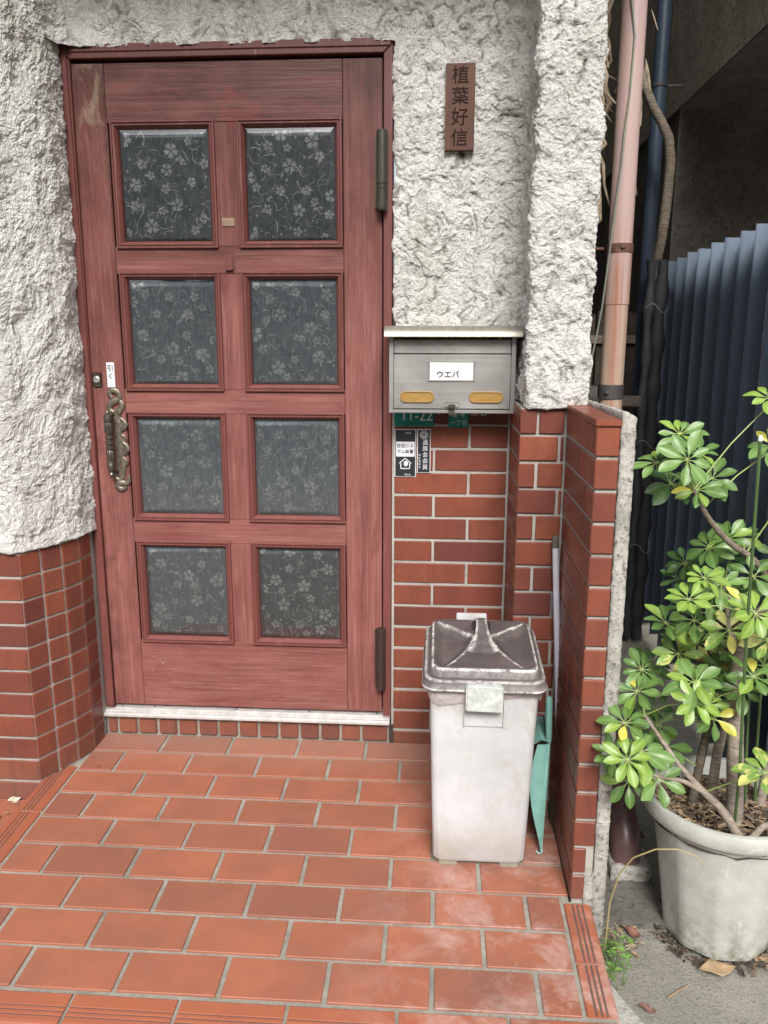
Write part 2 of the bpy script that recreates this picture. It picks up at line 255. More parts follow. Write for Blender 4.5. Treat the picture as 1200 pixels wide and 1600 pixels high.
# ------------------------------------------------------------------ mesh helpers
def link(name, me, mat, parent=None, loc=None, rot=None, kind=None):
    o = bpy.data.objects.new(name, me); C.objects.link(o)
    if mat is not None and not me.materials:
        for x in (mat if isinstance(mat, (list,tuple)) else [mat]): me.materials.append(x)
    if parent: o.parent = parent
    if loc is not None: o.location = loc
    if rot is not None: o.rotation_euler = rot
    if kind: o['kind'] = kind
    return o
def thing(name, label, cat, loc=(0,0,0), group=None):
    o = bpy.data.objects.new(name, None); C.objects.link(o); o.location = loc; o.empty_display_size = .1
    o['label'] = label; o['category'] = cat
    if group: o['group'] = group
    return o
def tag(o, label, cat, group=None):
    o['label'] = label; o['category'] = cat
    if group: o['group'] = group
    return o
class MB:
    def __init__(s, origin=(0,0,0)): s.v=[]; s.f=[]; s.mi=[]; s.o=Vector(origin)
    def add(s, vs, fs, mi=0):
        b=len(s.v); s.v += [tuple(Vector(v)-s.o) for v in vs]; s.f += [tuple(b+i for i in f) for f in fs]; s.mi += [mi]*len(fs); return s
    def box(s, x0,x1,y0,y1,z0,z1, mi=0):
        v=[(x,y,z) for z in (z0,z1) for y in (y0,y1) for x in (x0,x1)]
        return s.add(v,[(0,2,3,1),(4,5,7,6),(0,1,5,4),(1,3,7,5),(3,2,6,7),(2,0,4,6)],mi)
    def tube(s, pts, rad, n=10, mi=0, cap=True):
        pts=[Vector(p) for p in pts]; rad = rad if isinstance(rad,(list,tuple)) else [rad]*len(pts); vs=[]; fs=[]
        t=(pts[1]-pts[0]).normalized(); a=Vector((0,0,1)) if abs(t.z)<.9 else Vector((1,0,0)); a=(a-t*a.dot(t)).normalized()
        for i,p in enumerate(pts):
            t=(pts[min(i+1,len(pts)-1)]-pts[max(i-1,0)]).normalized(); a=(a-t*a.dot(t)).normalized(); b=t.cross(a)
            for k in range(n):
                q=2*math.pi*k/n; vs.append(p+(a*math.cos(q)+b*math.sin(q))*rad[i])
        for i in range(len(pts)-1):
            for k in range(n): k2=(k+1)%n; fs.append((i*n+k,i*n+k2,(i+1)*n+k2,(i+1)*n+k))
        if cap: fs.append(tuple(range(n))[::-1]); fs.append(tuple((len(pts)-1)*n+k for k in range(n)))
        return s.add(vs,fs,mi)
    def lathe(s, prof, n=24, c=(0,0,0), mi=0, shape=None):
        vs=[];fs=[]
        for i,(rr,z) in enumerate(prof):
            for k in range(n):
                q=2*math.pi*k/n; g=shape(q,i) if shape else 1; vs.append((c[0]+rr*g*math.cos(q),c[1]+rr*g*math.sin(q),c[2]+z))
        for i in range(len(prof)-1):
            for k in range(n): k2=(k+1)%n; fs.append((i*n+k,i*n+k2,(i+1)*n+k2,(i+1)*n+k))
        return s.add(vs,fs,mi)
    def prism(s, poly, y0, y1, mi=0):      # poly in xz, extruded along y
        n=len(poly); v=[(x,y0,z) for x,z in poly]+[(x,y1,z) for x,z in poly]
        return s.add(v,[tuple(range(n)),tuple(range(2*n-1,n-1,-1))]+[(i,i+n,(i+1)%n+n,(i+1)%n) for i in range(n)],mi)
    def mesh(s, name, smooth=False, bevel=0, seg=2, weld=False):
        me=bpy.data.meshes.new(name); me.from_pydata(s.v,[],s.f); me.polygons.foreach_set('material_index', s.mi)
        bm=bmesh.new(); bm.from_mesh(me)
        if weld: bmesh.ops.remove_doubles(bm, verts=bm.verts, dist=1e-5)
        bmesh.ops.recalc_face_normals(bm, faces=bm.faces)
        if bevel: bmesh.ops.bevel(bm, geom=[e for e in bm.edges if e.is_manifold and e.calc_face_angle(0)>.5], offset=bevel, segments=seg, affect='EDGES', clamp_overlap=True)
        if smooth:
            for fc in bm.faces: fc.smooth=True
        bm.to_mesh(me); bm.free()
        if smooth: me.set_sharp_from_angle(angle=R(40))
        return me
    def build(s, name, mat, parent=None, smooth=False, bevel=0, seg=2, kind=None, weld=False):
        return link(name, s.mesh(name,smooth,bevel,seg,weld), mat, parent, s.o if parent is None or s.o.length else None, kind=kind)
_cache={}
def tile_mesh(w,h,t,bev=.0022):
    k=(round(w,4),round(h,4),round(t,4))
    if k not in _cache: _cache[k]=MB().box(-w/2,w/2,-h/2,h/2,-t,0).mesh('tile',bevel=bev,seg=1)
    return _cache[k]
def vtile(name, parent, x0,x1,z0,z1, y, ang=0, mat='wall_tile', t=.008):   # upright tile facing -y turned about z by ang; (x0..x1) along the face
    o=link(name, tile_mesh(x1-x0,z1-z0,t), MT[mat], parent); j=lambda a: random.uniform(-a,a)
    cx,cz=(x0+x1)/2,(z0+z1)/2
    o.matrix_local = Matrix.Rotation(ang,4,'Z') @ Matrix.Translation((cx+j(.0006),y+j(.0006),cz+j(.0006))) @ Matrix.Rotation(R(90)+j(.006),4,'X') @ Matrix.Rotation(j(.004),4,'Z') @ Matrix.Rotation(j(.008),4,'Y')
    return o
def text(body, size, loc, rot, mat, parent, name='lettering', sx=1, align='CENTER', ext=.0002, bold=0, spacing=1):
    cu=bpy.data.curves.new(name,'FONT'); cu.body=body; cu.size=size; cu.align_x=align; cu.align_y='CENTER'; cu.extrude=ext; cu.offset=bold; cu.space_line=spacing; cu.resolution_u=3
    t=bpy.data.objects.new('t',cu); C.objects.link(t); dg=bpy.context.evaluated_depsgraph_get(); me=bpy.data.meshes.new_from_object(t.evaluated_get(dg)); bpy.data.objects.remove(t)
    me.materials.clear(); o=link(name,me,mat,parent,loc,rot); o.scale=(sx,1,1); return o

# vectorised gradient noise
_perm=rng.permutation(256); _perm=np.concatenate([_perm,_perm]); _g=rng.normal(size=(256,3)); _g/=np.linalg.norm(_g,axis=1)[:,None]
def pn(P):
    i=np.floor(P).astype(int); fr=P-i; i&=255; w=fr*fr*fr*(fr*(fr*6-15)+10); out=0
    for dx in (0,1):
        for dy in (0,1):
            for dz in (0,1):
                h=_perm[_perm[_perm[(i[:,0]+dx)&255]+((i[:,1]+dy)&255)]+((i[:,2]+dz)&255)]
                d=((fr-np.array([dx,dy,dz]))*_g[h&255]).sum(1)
                out=out+d*(w[:,0] if dx else 1-w[:,0])*(w[:,1] if dy else 1-w[:,1])*(w[:,2] if dz else 1-w[:,2])
    return out
def stucco_h(P):
    wq=np.stack([pn(P*9+7),pn(P*9+31),pn(P*9+57)],1)*.045; Q=P+wq
    a=pn(Q*13); b=1-np.abs(pn(Q*24+11))*2.6; c=pn(Q*52+3); d=pn(Q*105+9); e=pn(Q*190+5)
    sh=np.clip((pn(Q*19+41)+.05)*14,-1,1); sh2=np.clip((pn(Q*38+4)-.08)*12,-1,1)     # torn edges of the trowelled skin
    wq2=np.stack([pn(P*26+17),pn(P*26+91),pn(P*26+5)],1)*.030
    k1=np.clip(1-np.abs(pn((P+wq2)*21+23))*4.5,0,1)**2; k2=np.clip(1-np.abs(pn((P+wq2)*46+3))*3.6,0,1)**2; msk=np.clip(pn(P*12+77)*3+.5,0,1)
    terr=np.floor((pn(Q*15+12)+.5)*5+.8*c)/5             # flat torn skins stepping over one another
    t0=(pn(Q*14+12)+.5)*4+.35*c+.25*d; fr_=t0-np.floor(t0); terr=(np.floor(t0)+np.clip((fr_-.72)/.28,0,1)**1.5)/4
    return .0080*a+.0016*b+.0020*c+.0020*d+.0040*e+.0017*sh+.0014*sh2+.019*terr-.0050*k1*msk-.0022*k2+.0036*pn(P*300+2)+.0016*pn(P*430+9)-.008, np.clip(np.maximum(np.maximum(k1**.5-.45,0)*1.9*np.clip(msk+.15,0,1),(k2-.35)*.9*np.clip(1.2-msk,0,1)),0,1)
def polyline(pts, step):
    pts=np.array(pts,float); seg=np.linalg.norm(np.diff(pts,axis=0),axis=1); L=np.concatenate([[0],np.cumsum(seg)]); n=max(2,int(L[-1]/step)+1); s=np.linspace(0,L[-1],n)
    q=np.stack([np.interp(s,L,pts[:,0]),np.interp(s,L,pts[:,1])],1); 
    for _ in range(int(.006/step*1)+4): q[1:-1]=(q[:-2]+q[1:-1]*2+q[2:])/4
    t=np.gradient(q,axis=0); t/=np.linalg.norm(t,axis=1)[:,None]; nrm=np.stack([t[:,1],-t[:,0]],1); return q,nrm,n
def stucco_patch(name, parent, pts, z0, z1, step=.003, lip=True):
    q,nr,n=polyline(pts,step); zs=np.linspace(z0,z1,int((z1-z0)/step)+1); m=len(zs)
    X=np.repeat(q[None],m,0); N=np.repeat(nr[None],m,0); Z=np.repeat(zs[:,None],n,1)
    P=np.stack([X[...,0],X[...,1],Z],-1).reshape(-1,3); h,cr_=stucco_h(P); h=(h*(.66+.22*np.clip((P[:,0]+.96)/.12,0,1))).reshape(m,n)
    if lip:
        k=np.clip((zs-z0)/.03,0,1)[:,None]; hh=h*(.25+.75*k)+.002*(1-k); hh[0]-=.012; hh[1]-=.001
    else: hh=h
    N3=np.concatenate([N,np.zeros((m,n,1))],-1); V=P.reshape(m,n,3)+N3*hh[...,None]; V[...,2]+=(pn(P*40+77).reshape(m,n)*.006)
    if lip: V[:2,:,2]+=(pn(P[:n]*11+5)*.006)[None]
    me=bpy.data.meshes.new(name); idx=np.arange(m*n).reshape(m,n); F=np.stack([idx[:-1,:-1],idx[:-1,1:],idx[1:,1:],idx[1:,:-1]],-1).reshape(-1,4)
    me.vertices.add(m*n); me.vertices.foreach_set('co',V.reshape(-1)); me.loops.add(F.size); me.loops.foreach_set('vertex_index',F.reshape(-1))
    me.polygons.add(len(F)); me.polygons.foreach_set('loop_start',np.arange(0,F.size,4)); me.polygons.foreach_set('use_smooth',np.zeros(len(F),bool)); me.update()
    # hollow = how far below its neighbourhood
    k=5; hp=np.pad(h,k,mode='edge'); cs=hp.cumsum(0).cumsum(1); cs=np.pad(cs,((1,0),(1,0))); w=2*k+1; blur=(cs[w:,w:]-cs[:-w,w:]-cs[w:,:-w]+cs[:-w,:-w])/w**2
    hol=np.clip(.5+(blur-h)/.0085*.5,0,1); a=me.attributes.new('hollow','FLOAT','POINT'); a.data.foreach_set('value',hol.reshape(-1).astype(np.float32)); a=me.attributes.new('crease','FLOAT','POINT'); a.data.foreach_set('value',cr_.astype(np.float32))
    return link(name, me, MT['stucco'], parent)

# ================================================================== GROUND AND PORCH FLOOR
SL=math.atan(.03174)
g=MB(); g.box(-40,40,-60,40,-.5,-.12); ground=g.build('ground',MT['ground'],kind='structure')
porch=MB().box(-1.062,.395,-1.10,.0,-.12,-.005); porch.box(.395,.418,-.69,0,-.12,-.005); porch.box(.395,.462,-1.10,-.6905,-.12,-.006)
porch=porch.build('porch_floor',MT['floor_grout'],kind='structure'); porch.rotation_euler=(SL,0,0)
w_,L_,G_=.11453,.21728,.0108
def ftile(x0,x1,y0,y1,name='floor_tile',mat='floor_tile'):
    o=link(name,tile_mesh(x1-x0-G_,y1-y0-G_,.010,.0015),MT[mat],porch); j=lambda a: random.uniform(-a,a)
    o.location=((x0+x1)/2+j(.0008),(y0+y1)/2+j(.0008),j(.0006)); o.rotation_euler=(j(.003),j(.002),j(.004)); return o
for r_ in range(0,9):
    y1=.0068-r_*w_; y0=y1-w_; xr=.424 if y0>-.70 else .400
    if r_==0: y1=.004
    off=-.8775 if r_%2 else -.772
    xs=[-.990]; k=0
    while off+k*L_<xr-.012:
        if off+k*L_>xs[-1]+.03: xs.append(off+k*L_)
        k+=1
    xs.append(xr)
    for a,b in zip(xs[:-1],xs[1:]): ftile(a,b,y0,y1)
def nosing(along, a, b, edge, inner, name='nosing_tile'):
    # cross-section from inner joint to rounded outer edge; d measured outward
    W=abs(edge-inner); pr=[(.004,-.004),(.0055,-.001),(.007,0)]
    for gx in (W-.045,W-.034,W-.023): pr+= [(gx-.0028,0),(gx-.0018,-.0022),(gx+.0018,-.0022),(gx+.0028,0)]
    pr+=[(W-.010,0),(W-.005,-.0014),(W-.0015,-.005),(W,-.010),(W,-.052),(W-.008,-.055),(.004,-.055)]
    sgn=1 if edge>inner else -1; n=len(pr); vs=[]
    for t in (a+.004,b-.004):
        for d,z in pr: vs.append((inner+sgn*d,t,z) if along=='y' else (t,inner+sgn*d,z))
    fs=[(i,(i+1)%n,(i+1)%n+n,i+n) for i in range(n)]+[tuple(range(n)),tuple(range(2*n-1,n-1,-1))]
    mb=MB(); mb.add(vs,fs); 
    for q,fc in enumerate(fs[:n]):
        if pr[q][1]==-.0022 and pr[(q+1)%n][1]==-.0022: mb.mi[q]=1
    me=mb.mesh(name); return link(name,me,[MT['nosing'],MT['groove']],porch)
for a,b in ((-1.02,-.868),(-.868,-.650),(-.650,-.432),(-.432,-.20)): nosing('y',a,b,-1.070,-.990)
for a,b in ((-1.02,-.882),(-.882,-.700)): nosing('y',a,b,.468,.400)
for k in range(7): nosing('x',-1.07+.2197*k,-1.07+.2197*(k+1),-1.108,-1.026)
# lower tiled step on the left and below the pillar
step=MB().box(-2.2,-1.071,-.75,.2,-.12,-.0685).build('side_step',MT['floor_grout'],kind='structure')
for (y0,y1,xs) in ((-.50,-.297,(-1.073,-1.29,-1.507,-1.724)),(-.705,-.50,(-1.073,-1.18,-1.40,-1.62))):
    for a,b in zip(xs[1:],xs[:-1]):
        o=link('floor_tile',tile_mesh(b-a-.008,y1-y0-.008,.008),MT['floor_tile'],step); o.location=((a+b)/2,(y0+y1)/2,-.065)

# ================================================================== HOUSE FRONT
house=thing('house_front','weathered house front of rough white stucco above red brick tiles round the door','house')
b=MB()
b.box(-.043,.3046,.0032,.3,-.12,1.12)            # grout bed right of door
b.box(.305,.4225,-.291,.3,-.12,1.1005); b.box(.4225,.455,-.295,.3,-.12,1.1005); b.box(.33,.455,-.285,.3,1.1005,1.13)
b.box(-.978,-.043,.055,.3,-.12,.055)
b.build('grout_bed',MT['grout'],house)
# solid core behind the stucco, up past the unseen canopy
b=MB(); b.box(-.035,.26,.012,.3,1.12,5); b.box(-.97,-.03,.02,.3,2.075,5); b.box(.334,.458,-.285,.3,1.12,2.62); b.box(.312,.458,0.0,4.2,-.12,5)
b.box(-3,-1.10,-.285,.3,.70,2.62); b.box(-1.12,-1.0,-.10,.3,.70,2.62); b.box(-3,-.98,.02,.3,-.12,5)
b.build('wall_core',MT['grout'],house)
b=MB(); b.box(-3,.62,-.50,.02,2.53,2.63); b.build('unseen_canopy',MT['conc_edge'],house)  # slab added out of view, depth and height set to shade the wall top
EW=.013
pillar=[(-1.60,-.300-EW),(-1.075,-.300-EW+.004),(-1.052,-.285),(-1.026,-.235),(-.992,-.171),(-.969,-.102),(-.966,-.02),(-.966,.03)]
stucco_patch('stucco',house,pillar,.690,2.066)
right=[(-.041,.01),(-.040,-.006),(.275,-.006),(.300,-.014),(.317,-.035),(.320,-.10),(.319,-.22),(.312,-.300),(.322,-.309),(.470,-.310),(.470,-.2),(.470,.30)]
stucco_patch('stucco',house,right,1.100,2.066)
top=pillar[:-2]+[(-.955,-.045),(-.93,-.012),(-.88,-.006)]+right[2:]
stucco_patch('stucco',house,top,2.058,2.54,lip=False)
b=MB(); b.box(.456,.468,.28,4.2,-.12,5); b.build('side_wall',MT['dark_conc'],house)
# tiles right of the door
zb,zc,p=.0442,.0525,.07; TG=.0080
def zrow(base,k): return base+(k-1)*p+TG/2-.0045, base+k*p-TG/2-.0045+.0045-.0045
for k in range(0,16):
    z0=max(zb+(k-1)*p+TG/2,-.02); z1=zb+k*p-TG/2
    if k==0: z1=zb-TG/2
    if z1-z0<.012: continue
    js=[-.040,.1855,.301] if k%2==0 else [-.040,.082,.301]
    for a,c in zip(js[:-1],js[1:]): vtile('brick_tile',house,a+TG/2,c-TG/2,z0,z1,0.0)
for k in range(0,16):
    z0=max(zc+(k-1)*p+TG/2,-.035); z1=min(zc+k*p-TG/2,1.100)
    if z1-z0<.012: continue
    js=[.302,.348,.4195] if k%2==1 else [.302,.4045,.4195]
    for i,(a,c) in enumerate(zip(js[:-1],js[1:])): vtile('brick_tile',house,a+(0 if i==0 else TG/2),c-TG/2,z0,z1,-.298)
    # return of the column, facing left
    js=[-.296,-.236,-.003] if k%2 else [-.296,-.12,-.003]
    for a,c in zip(js[:-1],js[1:]):
        o=link('brick_tile',tile_mesh(c-a-TG*.8,z1-z0,.008),MT['wall_tile'],house); o.matrix_local=Matrix.Translation((.3025,(a+c)/2,(z0+z1)/2))@Matrix.Rotation(R(-90),4,'Z')@Matrix.Rotation(R(90),4,'X')
# left pillar: small tiles following the curve
pp=[(-1.285,-.297),(-1.065,-.297),(-1.034,-.231),(-1.001,-.171),(-.980,-.102),(-.979,-.022)]
bd=MB(); inset=.0035; zt_=.690
pin=[(-3,-.297+inset),(-1.067,-.297+inset),(-1.038,-.229),(-1.005,-.169),(-.984,-.101),(-.9825,.06)]
n=len(pin); bd.add([(x,y,-.12) for x,y in pin]+[(x,y,zt_) for x,y in pin],[(i,i+1,i+1+n,i+n) for i in range(n-1)]); bd.build('grout_bed',MT['grout'],house)
zt=.6845
for k in range(0,12):
    z1=zt-k*p*.993; z0=z1-p*.993+TG*.85
    if k==11: z0=max(z0,-.064)
    for i in range(5):
        ax,ay=pp[i]; bx,by=pp[i+1]
        if i==0 and False: continue
        d=math.hypot(bx-ax,by-ay); ang=math.atan2(by-ay,bx-ax); zz0=z0
        o=link('pillar_tile',tile_mesh(d-(TG*.85 if i else TG*.5),z1-z0,.008),MT['wall_tile'],house); jj=random.uniform(-.0008,.0008)
        o.matrix_local=Matrix.Translation(((ax+bx)/2,(ay+by)/2+jj,(z0+z1)/2))@Matrix.Rotation(ang,4,'Z')@Matrix.Rotation(R(90),4,'X')
    for q in range(3): 
        o=link('pillar_tile',tile_mesh(.22-TG,z1-z0,.008),MT['wall_tile'],house); o.matrix_local=Matrix.Translation((-1.285-.22*(q+.5),-.297,(z0+z1)/2))@Matrix.Rotation(R(90),4,'X')
# riser tiles under the threshold
b=MB(); b.box(-.980,-.050,.0035,.06,-.03,.058); b.build('riser_bed',MT['floor_grout'],house)
xs=[-.977,-.941]+[-.941+.0668*k for k in range(1,14)]; xs[-1]=-.052
xs=[x for x in xs if x<-.075]+[-.052]
for a,c in zip(xs[:-1],xs[1:]):
    mm=MB().box(-(c-a-.009)/2,(c-a-.009)/2,-.007,.006,-.0235,.0235).mesh('riser_tile',bevel=.0032,seg=2,smooth=True); o=link('riser_tile',mm,MT['wall_tile'],house,((a+c)/2,0,.0295))
b=MB(); b.box(-.0495,-.036,-.004,.05,-.01,.062); b.build('riser_end',MT['old_wood'],house)

# wing wall
wing=thing('wing_wall','low red brick tiled wing wall with weathered concrete outer side, right of the bin','wall',(.45,-.5,0))
def wp(o): o.parent=wing; o.matrix_parent_inverse=Matrix.Translation((-.45,.5,0)); return o
b=MB(); b.box(.4235,.468,-.6925,-.2955,-.05,1.100); wp(b.build('grout_bed',MT['grout']))
def cut(pts_n, o): pass
# concrete outer leaf, subdivided and roughened
def rough_box(x0,x1,y0,y1,z0,z1,step,amp,name,mat,taper=None):
    bm=bmesh.new(); nx,ny,nz=[max(1,int(round((b-a)/step))) for a,b in ((x0,x1),(y0,y1),(z0,z1))]
    vs={}
    def V(i,j,k):
        if (i,j,k) not in vs: vs[(i,j,k)]=bm.verts.new((x0+(x1-x0)*i/nx,y0+(y1-y0)*j/ny,z0+(z1-z0)*k/nz))
        return vs[(i,j,k)]
    for i in range(nx):
        for j in range(ny):
            for k in (0,nz): q=[V(i,j,k),V(i+1,j,k),V(i+1,j+1,k),V(i,j+1,k)]; bm.faces.new(q if k else q[::-1])
        for k in range(nz):
            for j in (0,ny): q=[V(i,j,k),V(i+1,j,k),V(i+1,j,k+1),V(i,j,k+1)]; bm.faces.new(q[::-1] if j else q)
    for j in range(ny):
        for k in range(nz):
            for i in (0,nx): q=[V(i,j,k),V(i,j+1,k),V(i,j+1,k+1),V(i,j,k+1)]; bm.faces.new(q if i else q[::-1])
    bm.normal_update(); P=np.array([v.co[:] for v in bm.verts]); hgt=pn(P*60)*amp+pn(P*150+9)*amp*.7
    for v,h_ in zip(bm.verts,hgt):
        v.co+=v.normal*h_
        if taper: taper(v.co)
    for fc in bm.faces: fc.smooth=True
    me=bpy.data.meshes.new(name); bm.to_mesh(me); bm.free(); return link(name,me,mat)
def tp(co):
    if co.z>1.085 and co.x>.485: co.z-=(co.x-.485)*.9
    if co.z>1.0: co.z+= (-.5-co.y)*.02
wp(rough_box(.4695,.499,-.700,.0,-.12,1.125,.009,.0042,'concrete_core',MT['conc_edge'],tp))
def tp2(co):
    if co.z>0.02: co.x+= max(0,(co.z-.02))*.55*(1 if co.x<.47 else 0)
wp(rough_box(.449,.470,-.700,-.60,-.12,.062,.008,.003,'concrete_foot',MT['conc_edge'],tp2))
for k in range(0,16):
    z0=max(zc+(k-1)*p+TG/2,-.05); z1=min(zc+k*p-TG/2,1.098)
    if z1-z0<.012: continue
    js=[-.698,-.660,-.510,-.302] if k%2==0 else [-.698,-.612,-.404,-.302]
    if k==15: js=[-.698,-.66,-.302]
    for i,(a,c) in enumerate(zip(js[:-1],js[1:])):
        o=link('brick_tile',tile_mesh(c-a-(.005 if i==0 else .0055),z1-z0,.008),MT['wall_tile']); o.matrix_world=Matrix.Translation((.4195,(a+c)/2,(z0+z1)/2))@Matrix.Rotation(R(-90),4,'Z')@Matrix.Rotation(R(90),4,'X'); wp(o)
    x1=.468 if k>1 else .450
    if k<16: wp(vtile('end_tile',None,.4195,x1,z0,z1,-.6985))
for a,c in ((-.703,-.56),(-.555,-.31)):
    o=MB((.4435,(a+c)/2,1.106)).box(.4165,.470,a,c,1.099,1.1125).build('coping_tile',MT['wall_tile'],bevel=.002); wp(o)

# ================================================================== DOOR FRAME AND DOOR
fr_=thing('door_frame','dark red wooden door frame set in the white stucco, with metal sill','door frame',(-.51,0,0))
def fp(mb,name,mat,**k): o=mb.build(name,mat,**k); o.parent=fr_; o.matrix_parent_inverse=Matrix.Translation((.51,0,0)); return o
fp(MB().prism([(-.979,.09),(-.954,.09),(-.944,2.029),(-.979,2.055)],.0,.07),'jamb',MT['frame'],bevel=.002,seg=1)
fp(MB().prism([(-.0445,.09),(-.0445,2.055),(-.070,2.029),(-.070,.09)],.0,.07),'jamb',MT['frame'],bevel=.002,seg=1)
fp(MB().prism([(-.979,2.0565),(-.0445,2.0565),(-.0705,2.0305),(-.9435,2.0305)],-.001,.07),'head',MT['frame'],bevel=.002,seg=1)
fp(MB().box(-.972,-.95,-.006,.004,.10,2.06).box(-.972,-.05,-.005,.003,2.046,2.066),'trim',MT['frame'],bevel=.002,seg=1)
s_=MB(); prof=[(-.012,.064),(-.016,.067),(-.016,.074),(-.011,.0775),(-.003,.079),(-.003,.0765),(.001,.0765),(.001,.0825),(.006,.083),(.006,.080),(.010,.080),(.010,.087),(.05,.092),(.05,.064)]
n=len(prof); vs=[(x,y,z) for x in (-.986,-.048) for y,z in prof]; s_.add(vs,[(i,(i+1)%n,(i+1)%n+n,i+n) for i in range(n)]+[tuple(range(n))[::-1],tuple(range(n,2*n))])
fp(s_,'sill',MT['alu']); 
sc=MB()
for x in (-.93,-.82,-.55,-.31,-.09): sc.lathe([(.0001,.0008),(.0032,.0006),(.0034,0)],8,(x,.018,.0895))
fp(sc,'screw',MT['gasket'])
fp(MB().box(-.96,-.06,.055,.0695,.095,2.03),'dark_rebate',MT['gasket'])

door=thing('front_door','faded dark red wooden front door with eight glazed panels of flower film','door',(-.51,.012,.10))
def dp(o): o.parent=door; o.matrix_parent_inverse=Matrix.Translation((.51,-.012,-.10)); return o
FY=.012
colsx=[(-.845,-.546),(-.483,-.186)]; rowsz=[(.318,.655),(.720,1.057),(1.119,1.463),(1.528,1.872)]
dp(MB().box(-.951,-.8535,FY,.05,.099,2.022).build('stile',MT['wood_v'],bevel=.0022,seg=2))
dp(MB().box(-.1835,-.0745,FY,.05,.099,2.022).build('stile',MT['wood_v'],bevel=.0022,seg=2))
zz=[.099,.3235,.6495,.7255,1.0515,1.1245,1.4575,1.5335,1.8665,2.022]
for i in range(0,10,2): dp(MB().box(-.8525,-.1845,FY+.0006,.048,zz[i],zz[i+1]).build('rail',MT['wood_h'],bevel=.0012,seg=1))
for i in range(1,9,2): dp(MB().box(-.5505,-.4785,FY+.0012,.047,zz[i]+.0005,zz[i+1]-.0005).build('mullion',MT['wood_v'],bevel=.0012,seg=1))
def moulding(x0,x1,z0,z1):
    # stepped profile; t = distance inward from outer edge, y depth
    prof=[(0,FY+.002),(0,FY-.006),(.0015,FY-.0075),(.005,FY-.0075),(.0062,FY-.004),(.0085,FY-.0035),(.0095,FY-.0065),(.0125,FY-.0065),(.0195,FY+.004),(.0205,FY+.010),(.0225,FY+.013)]
    vs=[];n=len(prof)
    for t,y in prof: vs+=[(x0+t,y,z0+t),(x1-t,y,z0+t),(x1-t,y,z1-t),(x0+t,y,z1-t)]
    fs=[(i*4+k,i*4+(k+1)%4,(i+1)*4+(k+1)%4,(i+1)*4+k) for i in range(n-1) for k in range(4)]
    return MB().add(vs,fs)
def flower_print(x0,x1,z0,z1,y,seed):
    rr=random.Random(seed); mb=MB()
    def ok(x,z): return x0+.002<x<x1-.002 and z0+.002<z<z1-.002
    fl=[(0.07,.80,.019),(.42,.74,.021),(.72,.93,.018),(.50,.60,.014),(.16,.52,.020),(.68,.42,.021),(.78,.33,.013),(.35,.30,.014),(.92,.70,.014),(.55,.88,.012),(.14,.68,.012),(.62,.25,.017),(.44,.20,.012),(.26,.12,.018),(.60,.08,.014),(.90,.14,.013),(.05,.30,.014),(.24,.93,.014),(.88,.50,.012)]
    sh=(rr.random(),rr.random())
    for (a,bq,sz) in fl:
        a=(a+sh[0])%1; bq=(bq+sh[1])%1; cx=x0+a*(x1-x0); cz=z0+bq*(z1-z0); th=rr.random()*6.28
        for kpt in range(5):
            q=th+kpt*2*math.pi/5; pts=[]
            for (rad,off) in ((.12,0),(.42,.46),(.78,.47),(1.04,.22),(.90,0),(1.04,-.22),(.78,-.47),(.42,-.46)):
                pts.append((cx+math.cos(q+off)*rad*sz,y,cz+math.sin(q+off)*rad*sz))
            if all(ok(px,pz) for px,_,pz in pts): mb.add(pts,[tuple(range(8))],0)
    for _ in range(34):
        cx=rr.uniform(x0+.01,x1-.01); cz=rr.uniform(z0+.01,z1-.01); q=rr.random()*6.28; s=rr.uniform(.003,.005)
        pts=[(cx+math.cos(q+t)*s*(1 if i%2 else .6),y,cz+math.sin(q+t)*s*1.1*(1 if i%2 else .6)) for i,t in enumerate([0,.785,1.57,2.36,3.14,3.93,4.71,5.5])]
        if all(ok(px,pz) for px,_,pz in pts): mb.add(pts,[tuple(range(8))],0)
    for t in range(190):
        faint=t>62; x=rr.uniform(x0,x1); z=rr.uniform(z0,z1); a=rr.random()*6.28; cv=rr.uniform(-.9,.9); L=rr.uniform(.002,.0042); ns=rr.randint(6,13); w=rr.uniform(.0002,.0004) if faint else rr.uniform(.0004,.0008)
        pts=[]
        for k in range(ns):
            pts.append((x,z,a)); x+=math.cos(a)*L; z+=math.sin(a)*L; a+=cv*rr.uniform(.0,.7)
        pts=[q for q in pts if ok(q[0],q[1])]
        if len(pts)<3: continue
        vs=[]; 
        for k,(px,pz,pa) in enumerate(pts):
            ww=w*math.sin(math.pi*(k+.5)/len(pts))+.00015; vs+=[(px-math.sin(pa)*ww,y-.0002,pz+math.cos(pa)*ww),(px+math.sin(pa)*ww,y-.0002,pz-math.cos(pa)*ww)]
        mb.add(vs,[(2*k,2*k+1,2*k+3,2*k+2) for k in range(len(pts)-1)],0 if faint else 1)
    return mb
